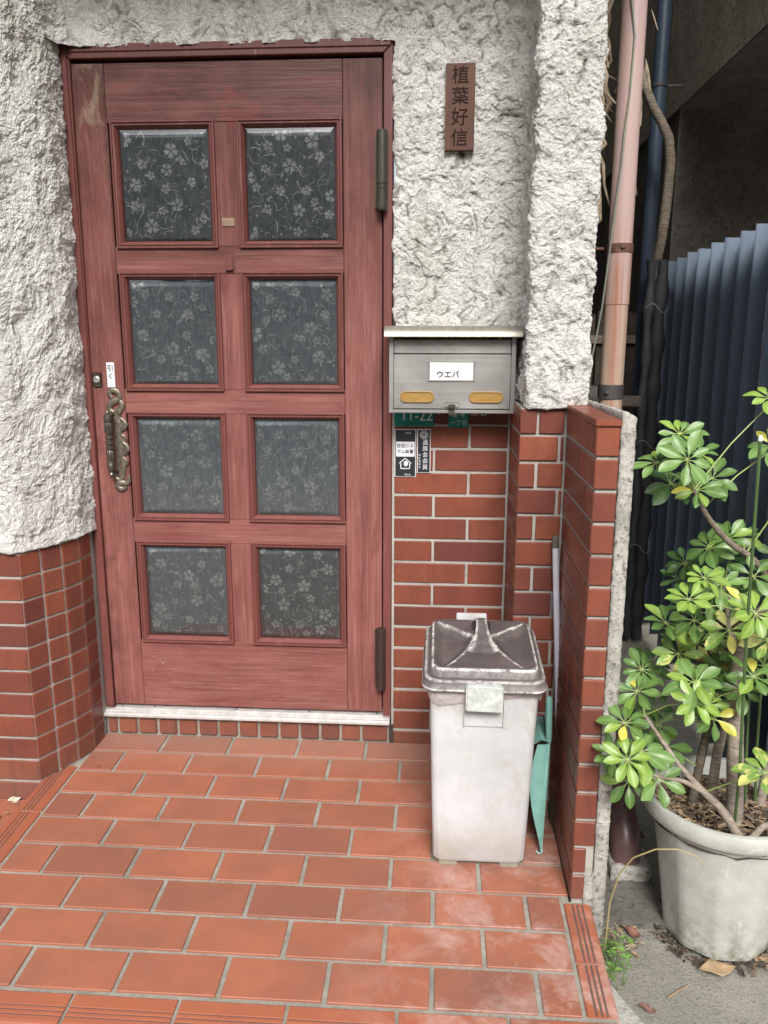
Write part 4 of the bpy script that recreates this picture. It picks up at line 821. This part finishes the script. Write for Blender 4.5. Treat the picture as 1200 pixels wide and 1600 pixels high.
o=link('pipe',bp_.mesh('pipe',smooth=True),MT['bluepipe']); o.parent=bpo; o.matrix_parent_inverse=Matrix.Translation((-1.005,-1.4,0))
for z in (2.32,1.39): o=MB().tube([(1.005,1.4,z-.007),(1.005,1.4,z+.007)],.034,16).box(1.03,1.11,1.395,1.405,z-.006,z+.004).build('bracket',MT['strap']); o.parent=bpo; o.matrix_parent_inverse=Matrix.Translation((-1.005,-1.4,0))
vn=MB().tube([(.86,1.25,2.42),(.892,1.2,2.287),(.936,1.2,2.19),(.975,1.2,2.13),(1.008,1.2,2.07),(1.022,1.2,1.985),(1.020,1.2,1.88),(1.016,1.2,1.788),(1.008,1.2,1.68),(1.012,1.27,1.60),(1.02,1.34,1.2),(1.02,1.34,-.12)],[.014,.017,.018,.019,.020,.0205,.020,.021,.020,.021,.022,.024],10).build('vine_trunk',MT['vine'],smooth=True); tag(vn,'bare twisted vine trunk climbing beside the dark blue pipe','vine')
nt_=thing('sheeting_bundle','roll of black plastic sheeting tied with wire, left end of the blue fence','plastic sheeting',(1.03,1.30,0)); mbb=MB()
for (x,r0) in ((1.035,.028),(.990,.020)):
    pts=[];rs=[]
    for k in range(26): z=1.60-k*.068; pts.append((x+.003*math.sin(k*1.3),1.26-.0*k,z)); rs.append(r0*(1+.28*math.sin(k*2.1+x*40)))
    mbb.tube(pts,rs,9)
o=link('sheeting',mbb.mesh('sheeting',smooth=True),MT['black_net']); o.parent=nt_; o.matrix_parent_inverse=Matrix.Translation((-1.03,-1.30,0))
for z in (1.40,.82,.35):
    wr=MB().tube([(.965+.11*t/8,1.215-.02*math.sin(math.pi*t/8),z+.02*math.sin(t*.9)) for t in range(9)],.0016,5)
    o=link('tie_wire',wr.mesh('tie_wire'),MT['cable']); o.parent=nt_; o.matrix_parent_inverse=Matrix.Translation((-1.03,-1.30,0))
# blue folded sheet fence
fence=thing('blue_fence','blue metal fence of tall overlapping folded slats behind the potted shrub','fence',(1.03,.6,0))
def fe(o): o.parent=fence; o.matrix_parent_inverse=Matrix.Translation((-1.03,-.6,0)); return o
sl=[(1.063,1.103,1.277),(1.064,1.102,1.135),(1.051,1.092,.955),(1.043,1.089,.793),(1.037,1.083,.626),(1.028,1.075,.459),(1.013,1.065,.279),(1.000,1.056,.122),(.990,1.052,-.04),(.983,1.05,-.20),(.975,1.05,-.37)]
for i,(xa,xb,y) in enumerate(sl):
    yn=sl[i+1][2] if i+1<len(sl) else y-.17; xn=sl[i+1][0] if i+1<len(sl) else xa; dy_=random.uniform(-.004,.004)
    q=[(xa-.006,y-.006),(xa,y),(xb+.010,y+.004),(xb+.012,y-.01),(xn+.030,yn+.028),(xn+.012,yn+.018)]
    t=.0015; vs=[];zt0=1.60+random.uniform(-.003,.003)
    for z in (-.03,.85+dy_,zt0):
        for (x,yy) in q: vs.append((x+ (random.uniform(-.0015,.0015) if z>0 else 0),yy,z))
    m_=len(q); me=MB().add(vs,[(r0*m_+k,r0*m_+k+1,(r0+1)*m_+k+1,(r0+1)*m_+k) for r0 in (0,1) for k in range(m_-1)]).mesh('slat')
    o=link('slat',me,MT['blue']); so_=o.modifiers.new('s','SOLIDIFY'); so_.thickness=.002; fe(o)
for z_ in (.25,1.3): fe(MB().box(1.118,1.14,-.5,1.3,z_,z_+.04).build('rail',MT['blue']))
rpst=MB((1.035,.06,0)).box(1.022,1.046,.045,.065,-.12,1.33).build('rusty_post',MT['rustpost'],bevel=.002); tag(rpst,'narrow rust eaten post in front of the blue fence slats','post')
# old wooden fence deep in the alley
of=thing('old_fence','dark old wooden boards deep in the alley between the pipes','fence',(.8,1.9,0))
for k in range(6):
    o=MB((.70+.075*k,1.9,0)).box(.668+.075*k,.732+.075*k,1.88,1.90,-.1,1.42+random.uniform(-.03,.03)).build('board',MT['old_wood'],bevel=.003); o.parent=of; o.matrix_parent_inverse=Matrix.Translation((-.8,-1.9,0))
o=MB((.8,1.86,1.27)).box(.60,1.15,1.855,1.878,1.25,1.29).build('rail',MT['vine']); o.parent=of; o.matrix_parent_inverse=Matrix.Translation((-.8,-1.9,0))
o=MB((.8,1.3,.95)).box(.60,.92,1.0,1.02,1.0,1.045).build('cross_rail',MT['old_wood'],bevel=.004); o.parent=of; o.matrix_parent_inverse=Matrix.Translation((-.8,-1.9,0))
# neighbouring building
nbd=thing('neighbour_building','shaded neighbouring building with rough brown render and an overhanging upper floor','building',(2,1.6,0))
def ne(o): o.parent=nbd; o.matrix_parent_inverse=Matrix.Translation((-2,-1.6,0)); return o
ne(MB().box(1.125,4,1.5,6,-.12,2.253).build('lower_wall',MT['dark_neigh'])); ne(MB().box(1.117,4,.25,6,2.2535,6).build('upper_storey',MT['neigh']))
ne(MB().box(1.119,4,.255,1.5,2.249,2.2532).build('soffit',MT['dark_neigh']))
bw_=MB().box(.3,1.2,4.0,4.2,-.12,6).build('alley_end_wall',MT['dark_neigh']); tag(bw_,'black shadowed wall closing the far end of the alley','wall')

# ground details on the right
kb=MB(); kb.add([(x,y,z) for z in (-.12,-.098) for x,y in ((.470,-.80),(.485,-.86),(.535,-.965),(.60,-1.25),(.40,-1.25),(.44,-1.1))],[(6,7,8,9,10,11),(0,1,7,6),(1,2,8,7),(2,3,9,8),(3,4,10,9)])
kb.build('kerb',MT['kerb'],kind='structure')
sb=MB().box(.503,.665,-.655,.0,-.12,-.103).build('gutter_slab',MT['dark_conc'],kind='structure')
rk=rough_box(.56,.66,-.50,-.40,-.12,-.065,.012,.012,'stone_block',MT['conc_edge']); rk.name='stone'; tag(rk,'small rough stone under the brown pipe elbow','stone')
mud=MB(); 
# debris heaps
def litter(name,label,cx,cy,cz,rx,ry,nn,mats,seed,hfn=lambda d:0,strawn=0,big=1):
    rr=random.Random(seed); mb=MB()
    for _ in range(nn):
        a=rr.random()*6.28; q=math.sqrt(rr.random()); x=cx+math.cos(a)*q*rx; y=cy+math.sin(a)*q*ry; z=cz+hfn(q)+rr.uniform(0,.012); L0=rr.uniform(.010,.022)*big; w=L0*rr.uniform(.3,.55)
        Mx=Matrix.Rotation(rr.random()*6.28,3,'Z')@Matrix.Rotation(rr.uniform(-.8,.8),3,'X')@Matrix.Rotation(rr.uniform(-.5,.5),3,'Y'); cv=rr.uniform(.2,.7)
        pts=[Vector((-L0,0,0)),Vector((-L0*.4,w,cv*w)),Vector((L0*.5,w*.8,cv*w)),Vector((L0,0,0)),Vector((L0*.5,-w*.8,cv*w)),Vector((-L0*.4,-w,cv*w))]
        mb.add([Mx@v+Vector((x,y,z)) for v in pts],[(0,1,2,3),(0,3,4,5)],rr.randrange(len(mats)-(1 if strawn else 0)))
    for _ in range(strawn):
        a=rr.random()*6.28; q=math.sqrt(rr.random()); p0=Vector((cx+math.cos(a)*q*rx*.9,cy+math.sin(a)*q*ry*.9,cz+hfn(q)+.008)); b_=rr.random()*6.28; L0=rr.uniform(.02,.05); d=Vector((math.cos(b_)*L0,math.sin(b_)*L0,rr.uniform(-.003,.008))); mb.tube([p0-d*.5,p0+Vector((0,0,.003)),p0+d*.5],.0009,4,len(mats)-1,cap=False)
    o=mb.build(name,mats,kind='stuff'); o['label']=label; o['category']='litter'; return o
litter('leaf_litter','dark dry leaf litter piled against the right of the plant pot',.90,-.64,-.118,.10,.16,420,[MT['litter'],MT['soil'],MT['dryleaf'],MT['straw']],3,strawn=40,big=.7)
litter('gravel_rim','crumbly black soil ring round the base of the plant pot',.775,-.648,-.118,.150,.150,900,[MT['soil'],MT['soil'],MT['litter']],5,big=.45)
litter('joint_debris','dry bits and dead leaves in the gap beside the right nosing tile',.545,-.70,-.118,.05,.06,40,[MT['litter'],MT['redleaf2'],MT['dryleaf'],MT['straw']],8,strawn=10,big=.6)
litter('sill_debris','grit on the porch floor beside the pillar',-1.16,-.40,-.063,.06,.10,10,[MT['dryleaf'],MT['redleaf']],9,big=.8)
def leaf_on(name,x,y,z,L0,w,rz,mat,label,curl=.3,tilt=0.1):
    vs=[];NQ=8
    for i in range(NQ+1):
        t=i/NQ; ww=w*math.sin(math.pi*min(.985,max(.015,t)))**1.25*(1+.12*math.sin(t*17))+.0004
        for s in (-1,-.5,0,.5,1): vs.append((L0*(t-.5),s*ww,abs(s)**1.5*ww*curl+.004*math.sin(t*7)+.006*(t-.5)**2*4*curl))
    me=MB().add(vs,[(i*5+k,i*5+k+1,(i+1)*5+k+1,(i+1)*5+k) for i in range(NQ) for k in range(4)]).mesh(name,smooth=True); o=link(name,me,mat,None,(x,y,z),(tilt,0,rz)); so_=o.modifiers.new('s','SOLIDIFY'); so_.thickness=.0005; tag(o,label,'leaf','fallen leaves on the ground'); return o
leaf_on('fallen_leaf',.735,-.790,-.106,.085,.022,.15,MT['dryleaf'],'large dry tan leaf lying in front of the plant pot')
leaf_on('fallen_leaf',-1.140,-.312,-.060,.036,.009,.5,MT['paleleaf'],'bleached pale leaf against the foot of the tiled pillar',.5,.5)
leaf_on('fallen_leaf',-1.165,-.420,-.060,.030,.010,1.9,MT['paleleaf'],'small pale leaf bit at the left edge of the lower step',.4)
leaf_on('fallen_leaf',-1.185,-.37,-.060,.035,.010,.9,MT['redleaf'],'small brown leaf left of the pale leaf on the lower step',.4)
leaf_on('fallen_leaf',.555,-.905,-.114,.040,.007,-.35,MT['redleaf'],'small russet leaf sliver on the concrete near the kerb',.5)
leaf_on('fallen_leaf',-.925,-.208,-.002,.016,.003,.5,MT['redleaf'],'tiny brown leaf scrap on the porch tiles near the pillar',.5)
leaf_on('fallen_leaf',.575,-.685,-.110,.045,.012,-.7,MT['redleaf'],'reddish dead leaf in the corner beside the gutter slab',.5)
leaf_on('fallen_leaf',.640,-.40,-.02,.09,.009,-1.1,MT['litter'],'long brown leaf fallen behind the left side of the pot',.2,.9)
tw=MB((.64,-.845,-.115)).tube([(.606,-.869,-.116),(.63,-.852,-.114),(.665,-.828,-.116)],.0016,5).build('twig',MT['dryleaf']); tag(tw,'short thin twig lying on the concrete before the pot','twig')
gs=MB((.50,-.78,0)).tube([(.492,-.755,-.118),(.494,-.76,-.046),(.4915,-.78,.044),(.503,-.80,.1325),(.522,-.83,.194),(.558,-.86,.2365),(.597,-.88,.252),(.632,-.89,.244),(.66,-.90,.21)],[.0019,.0019,.0018,.0017,.0016,.0016,.0014,.0011,.0006],6).build('grass_stem',MT['grass'],smooth=True); tag(gs,'long dry grass stem arching from the kerb over the pot rim','grass stem')
wd=MB()
for k in range(34):
    a=random.random()*6.28; q=random.random()**.7; x=.507+math.cos(a)*q*.022; y=-.785+math.sin(a)*q*.07; h_=random.uniform(.015,.07); dx,dy=random.uniform(-.03,.03),random.uniform(-.03,.01)
    wd.tube([(x,y,-.12),(x+dx*.5,y+dy*.5,-.12+h_*.7),(x+dx,y+dy,-.12+h_)],[.001,.0008,.0005],4,cap=False)
    L0=random.uniform(.007,.014); Mx=Matrix.Rotation(random.random()*6.28,3,'Z')@Matrix.Rotation(random.uniform(-.7,.7),3,'X'); wd.add([Mx@Vector(v)+Vector((x+dx,y+dy,-.12+h_)) for v in ((0,0,0),(L0,L0*.5,.002),(L0*2,0,0),(L0,-L0*.5,.002))],[(0,1,2,3)])
wdo=wd.build('weeds',MT['weed'],kind='stuff'); tag(wdo,'little green weeds growing in the crack beside the kerb','weeds')

# ================================================================== POT AND SHRUB
pot=thing('plant_pot','large weathered pale grey plastic plant pot standing right of the wing wall','plant pot',(.775,-.648,-.112)); pot.rotation_euler=(R(-1.2),0,0)
PC=(.775,-.66,-.12)
def po(o): o.parent=pot; return o
def facet(q,i):
    if i<1 or i>5: return 1
    a=(q%(math.pi/5))-math.pi/10; g=math.cos(math.pi/10)/math.cos(a); k=1-abs(i-2.5)/6; return 1+(g-1)*k+(.5-.5*1)*0
body=[(.108,.0),(.120,.004),(.124,.03),(.135,.12),(.147,.20),(.158,.27),(.168,.315)]
po(link('body',MB().lathe(body,60,shape=facet).mesh('body',smooth=False),MT['pot']))
rim=[(.166,.312),(.183,.314),(.187,.320),(.188,.345),(.185,.352),(.178,.354),(.171,.352),(.168,.345),(.164,.300)]
po(link('rim',MB().lathe(rim,72).mesh('rim',smooth=True),MT['pot']))
for ob in pot.children:
    if ob.name.startswith('body'):
        for fc in ob.data.polygons: fc.use_smooth=True
        ob.data.set_sharp_from_angle(angle=R(40))
sm=[]; NR,NA=10,40
for i in range(NR+1):
    for k in range(NA):
        q=2*math.pi*k/NA; rr_=.166*i/NR; sm.append((rr_*math.cos(q),rr_*math.sin(q),.292+.014*(1-(i/NR)**2)+random.uniform(-.004,.004)))
so2=MB((0,0,0)).add(sm,[(i*NA+k,i*NA+(k+1)%NA,(i+1)*NA+(k+1)%NA,(i+1)*NA+k) for i in range(NR) for k in range(NA)]); so3=link('soil',so2.mesh('soil',smooth=True),MT['soil']); po(so3)
lt=litter('pot_litter','x',0,0,.300,.160,.160,1500,[MT['litter'],MT['litter'],MT['soil'],MT['redleaf2'],MT['litter'],MT['dryleaf'],MT['straw']],21,hfn=lambda d:.012*(1-d*d),strawn=170,big=.62)
del lt['category']; del lt['label']; lt.parent=pot

shrub=thing('umbrella_shrub','green umbrella leaf shrub with glossy whorled leaves growing in the pale pot','shrub',(.775,-.66,.18))
def sh(o,stuff=False): o.parent=shrub; o.matrix_parent_inverse=Matrix.Translation((-.775,.66,-.18)); return o
def spl(pts,k=4):
    P=[Vector(p[:3]) for p in pts]; Rr=[p[3] for p in pts]; q=[];w=[]
    for i in range(len(P)-1):
        p0,p1,p2,p3=P[max(i-1,0)],P[i],P[i+1],P[min(i+2,len(P)-1)]
        for t in [a/k for a in range(k)]:
            q.append(.5*((2*p1)+(-p0+p2)*t+(2*p0-5*p1+4*p2-p3)*t*t+(-p0+3*p1-3*p2+p3)*t**3)); w.append((Rr[i]*(1-t)+Rr[i+1]*t)*random.uniform(.94,1.06))
    q.append(P[-1]); w.append(Rr[-1]); return q,w
trunks=[('trunk','bark',[(.7704,-.70,.1503,.0219),(.7758,-.69,.2544,.0193),(.7669,-.68,.4067,.0178),(.7663,-.66,.5053,.0166),(.7782,-.64,.6041,.0150),(.7907,-.66,.6866,.0120)]),
('trunk','bark',[(.7499,-.62,.16,.0121),(.7604,-.60,.3153,.0118),(.7828,-.58,.4042,.0106),(.7959,-.55,.5208,.0106),(.7898,-.52,.6214,.0091),(.7704,-.52,.7239,.0088)]),
('trunk','bark_dark',[(.6954,-.64,.155,.0121),(.7219,-.60,.2806,.0106),(.7508,-.55,.3716,.0092),(.7651,-.50,.4988,.009),(.79,-.48,.65,.008)]),
('branch','bark',[(.7726,-.78,.185,.0125),(.7414,-.78,.2442,.0105),(.7143,-.77,.2828,.009),(.6811,-.76,.3122,.0078),(.639,-.73,.3515,.0056),(.6098,-.70,.3881,.005),(.57,-.66,.44,.004)]),
('branch','bark',[(.6811,-.76,.3122,.0060),(.6384,-.76,.335,.0054),(.6038,-.76,.3428,.0042),(.56,-.75,.345,.0035)]),
('branch','vine',[(.96,-.54,.50,.010),(.9073,-.55,.6509,.0089),(.835,-.56,.7603,.0073),(.7921,-.57,.80,.0073),(.7509,-.58,.8272,.0072),(.7053,-.60,.8725,.0064),(.6755,-.61,.9104,.0056),(.650,-.62,.955,.0042)]),
('branch','bark_dark',[(.7464,-.66,.6485,.0099),(.7829,-.68,.6905,.0097),(.8338,-.66,.7316,.0097),(.88,-.62,.76,.008)]),
('root','bark',[(.752,-.775,.175,.010),(.7493,-.792,.2180,.0110),(.7694,-.795,.2203,.0085),(.7853,-.79,.2332,.007),(.8073,-.775,.2450,.007),(.84,-.75,.235,.006)]),
('trunk','bark',[(.86,-.62,.16,.011),(.88,-.60,.30,.010),(.92,-.56,.42,.010),(.96,-.54,.50,.010)])]
for nm,mt,pts in trunks:
    q,w=spl(pts); sh(MB().tube(q,w,12).build(nm,MT[mt],smooth=True))
# leaf meshes
def leaf_mesh(L0,w,fold,droop,seed):
    rr=random.Random(seed); vs=[];rib=[];NQ=8
    for i in range(NQ+1):
        t=i/NQ; ww=w*(math.sin(math.pi*t**1.32*.96+.05)**.78) if t<1 else .0008
        ww=max(ww,.0009); tw_=rr.uniform(-.05,.05)
        for s in (-1,-.55,0,.55,1):
            vs.append((L0*t,s*ww,-droop*L0*t*t+abs(s)*ww*fold+.0012*math.sin(t*9+seed)*abs(s))); rib.append(1.0 if s==0 else (.45 if abs(s)==1 else 0))
    me=MB().add(vs,[(i*5+k,i*5+k+1,(i+1)*5+k+1,(i+1)*5+k) for i in range(NQ) for k in range(4)]).mesh('leaf',smooth=True)
    a=me.attributes.new('rib','FLOAT','POINT'); a.data.foreach_set('value',np.array(rib,np.float32)); return me
LV={}
for c in LM:
    LV[c]=[]
    for s in range(5):
        me=leaf_mesh(.060,.0140+.0008*(s%3),.22+.08*(s%2),.06+.07*s,s); me.materials.append(LM[c]); LV[c].append(me)
whorls=[(0.610,-0.620,1.076,'light',1.05),(0.612,-0.680,1.029,'light',1.15),(0.566,-0.620,1.014,'light',.95),(0.620,-0.550,0.955,'dark',1.1),(0.657,-0.620,0.954,'green',.95),
(0.700,-0.580,0.973,'green',1.2),(0.676,-0.550,1.025,'green',.9),(0.727,-0.520,0.801,'green',1),(0.776,-0.500,0.817,'green',1),(0.812,-0.420,0.755,'dark',1),
(0.812,-0.480,0.818,'green',.9),(0.802,-0.600,0.756,'green',1),(0.876,-0.500,0.680,'green',1),(0.675,-0.660,0.767,'lime',.9),(0.727,-0.620,0.743,'light',.9),
(0.633,-0.700,0.730,'lime',.95),(0.710,-0.620,0.711,'green',.9),(0.619,-0.600,0.640,'green',1.05),(0.675,-0.620,0.655,'green',.95),(0.723,-0.700,0.663,'varieg',1),
(0.742,-0.780,0.730,'lime',1.1),(0.786,-0.750,0.662,'varieg',1),(0.710,-0.550,0.575,'varieg',1),(0.652,-0.600,0.566,'varieg',1.1),(0.761,-0.520,0.520,'brown',.8),
(0.578,-0.580,0.517,'green',1),(0.555,-0.640,0.489,'green',.9),(0.654,-0.720,0.550,'light',1.15),(0.761,-0.760,0.583,'green',1.1),(0.646,-0.750,0.518,'lime',.95),
(0.687,-0.720,0.500,'lime',.6),(0.725,-0.660,0.496,'light',1.05),(0.769,-0.680,0.519,'green',.9),(0.510,-0.730,0.454,'green',1.05),(0.612,-0.620,0.397,'green',1),
(0.633,-0.520,0.390,'dark',.8),(0.707,-0.700,0.460,'green',1),(0.763,-0.580,0.525,'green',1),(0.549,-0.730,0.388,'light',1.15),(0.505,-0.790,0.400,'lime',1),
(0.485,-0.730,0.376,'green',.9),(0.524,-0.740,0.320,'green',1.05),(0.582,-0.760,0.339,'green',1.05),(0.634,-0.620,0.344,'green',1.1),(0.768,-0.850,0.414,'varieg',1.2),
(0.799,-0.600,1.152,'lime',1),(0.832,-0.550,1.043,'light',1.1),(0.807,-0.500,0.671,'dark',1),(0.841,-0.500,0.624,'dark',1),(0.706,-0.420,0.733,'dark',1),
(0.694,-0.420,0.692,'dark',1),(0.781,-0.600,0.573,'green',1),(0.848,-0.600,0.543,'light',1),(0.893,-0.500,0.775,'green',1),(0.844,-0.700,0.673,'lime',1.1),
(0.843,-0.750,0.549,'green',1.1),(0.890,-0.550,0.952,'green',1),(0.680,-0.500,0.571,'dark',1),(0.875,-0.62,0.86,'light',1),(.93,-.6,.6,'green',1.1),(.92,-.72,.48,'light',1.1),(.62,-.50,.50,'dark',.9),(.60,-.52,.36,'dark',.9)]
rw=random.Random(5)
for _ in range(5): whorls.append((rw.uniform(.66,.92),rw.uniform(-.54,-.42),rw.uniform(.46,.72),rw.choice(('dark','dark','green')),rw.uniform(.85,1.1)))
leafs=[]; pet=MB()
joints=[Vector(p[:3]) for _,_,pts in trunks for p in pts[1:]]
rl=random.Random(11)
for wi,(x,y,z,c,sz) in enumerate(whorls):
    ctr=Vector((x,y,z)); ax=Vector((rl.uniform(-.45,.25),-.55+rl.uniform(-.25,.2),.80)).normalized()
    if wi in (1,41,42,36,29): ax=Vector((rl.uniform(-.2,.1),-.85,.55)).normalized()
    t1=ax.orthogonal().normalized(); t2=ax.cross(t1); nl=rl.choice((7,8,8,9)); a0=rl.random()*6.28
    for k in range(nl):
        a=a0+2*math.pi*k/nl+rl.uniform(-.14,.14); d=(t1*math.cos(a)+t2*math.sin(a)); d=(d+ax*rl.uniform(-.05,.42)).normalized(); s=sz*rl.uniform(.58,.98)*(0.86+.22*max(0,-d.z+.2))
        cc=c
        if c in('light','green') and rl.random()<.10: cc='lime'
        if c in('green',) and rl.random()<.12: cc='light'
        if c!='dark' and rl.random()<.018: cc='yellow'
        if wi in(33,4) and k==0: cc='yellow'
        st=ctr+d*.011; nrm=(ax-d*ax.dot(d)).normalized(); side=nrm.cross(d); rot=Matrix((d,side,nrm)).transposed().to_4x4()
        mm=Matrix.Translation(st)@rot@Matrix.Rotation(rl.uniform(-.35,.35),4,'X')@Matrix.Scale(s,4); leafs.append((y,cc,rl.randrange(5),mm)); pet.tube([ctr,st+d*.003],.0009,4,cap=False)
    # petiole down to the nearest wood
    jn=min(joints,key=lambda q:(q-ctr).length+(.12 if q.z>ctr.z+.02 else 0)); mid=(ctr+jn)/2-ax*.01+Vector((0,0,.01)); pet.tube([ctr,ctr-ax*.02,mid,jn],[.0012,.0013,.0016,.0020],5,cap=False)
sh(pet.build('petioles',MT['petiole'],kind='stuff'))
leafs.sort(key=lambda q:q[0])
for i,(y,cc,v,mm) in enumerate(leafs[:298]):
    o=bpy.data.objects.new('leaf',LV[cc][v]); C.objects.link(o); o.matrix_world=mm; sh(o)
grp={}
for y,cc,v,mm in leafs[298:]: grp.setdefault(cc,[]).append((v,mm))
bmv=[];bmf=[];mis=[];ribs=[];mats=list(LM.values()); keys=list(LM)
for cc,lst in grp.items():
    for v,mm in lst:
        me=LV[cc][v]; b0=len(bmv); bmv+=[tuple(mm@q.co) for q in me.vertices]; bmf+=[tuple(b0+i for i in fc.vertices) for fc in me.polygons]; mis+=[keys.index(cc)]*len(me.polygons); ribs+=[d.value for d in me.attributes['rib'].data]
me=bpy.data.meshes.new('far_leaves'); me.from_pydata(bmv,[],bmf); me.polygons.foreach_set('material_index',mis); me.polygons.foreach_set('use_smooth',[True]*len(bmf))
for q in mats: me.materials.append(q)
a=me.attributes.new('rib','FLOAT','POINT'); a.data.foreach_set('value',np.array(ribs,np.float32)); sh(link('inner_leaves',me,None,kind='stuff'))
# canes
for i,(pts,lab) in enumerate((([(.710,-.80,1.086),(.714,-.80,.945),(.7257,-.79,.676),(.750,-.765,.36),(.757,-.75,.18)],'tall slender green garden cane with pale tip in the pot'),
        ([(.812,-.60,.62),(.828,-.60,.318),(.832,-.62,.17)],'shorter green cane left of its pair behind the thick trunk'),([(.848,-.58,.62),(.851,-.60,.319),(.854,-.62,.17)],'shorter green cane right of its pair behind the thick trunk'))):
    rad=[.0035]*len(pts); o=MB().tube(pts,rad,8).build('garden_cane',MT['cane'],smooth=True); tag(o,lab,'cane',None)
    if i==0:
        cp=MB().lathe([(.0001,.008),(.004,.007),(.005,.0),(.0045,-.004)],10,(.710,-.80,1.088)).build('cane_tip',MT['cane_cap'],smooth=True); cp.parent=o

# across the street (seen only mirrored in the panes)
op=MB().box(-12,12,-9.6,-9.2,-.12,1.5).build('street_wall',MT['kerb']); tag(op,'low concrete garden wall across the street, mirrored in the door glass','wall')
rh=random.Random(4); hv=MB()
for k in range(2600):
    x=rh.uniform(-11,11); z=1.2+rh.random()**.8*(3.4+1.2*math.sin(x*1.3)); y=-9.9+rh.uniform(-.8,.8); s=rh.uniform(.12,.26); Mx=Matrix.Rotation(rh.random()*6.28,3,'Z')@Matrix.Rotation(rh.uniform(.4,2.4),3,'X')
    hv.add([Mx@(Vector(v)*s)+Vector((x,y,z)) for v in ((-1,0,0),(0,.55,.1),(1,0,0),(0,-.55,.1))],[(0,1,2,3)])
ho=hv.build('hedge',MT['hedge'],kind='stuff'); tag(ho,'tall dark hedge beyond the wall across the street','hedge')
bb=MB().box(-14,14,-14.6,-14,-.12,6.5).build('street_house',MT['neigh']); tag(bb,'plain brown house block beyond the hedge across the street','house')
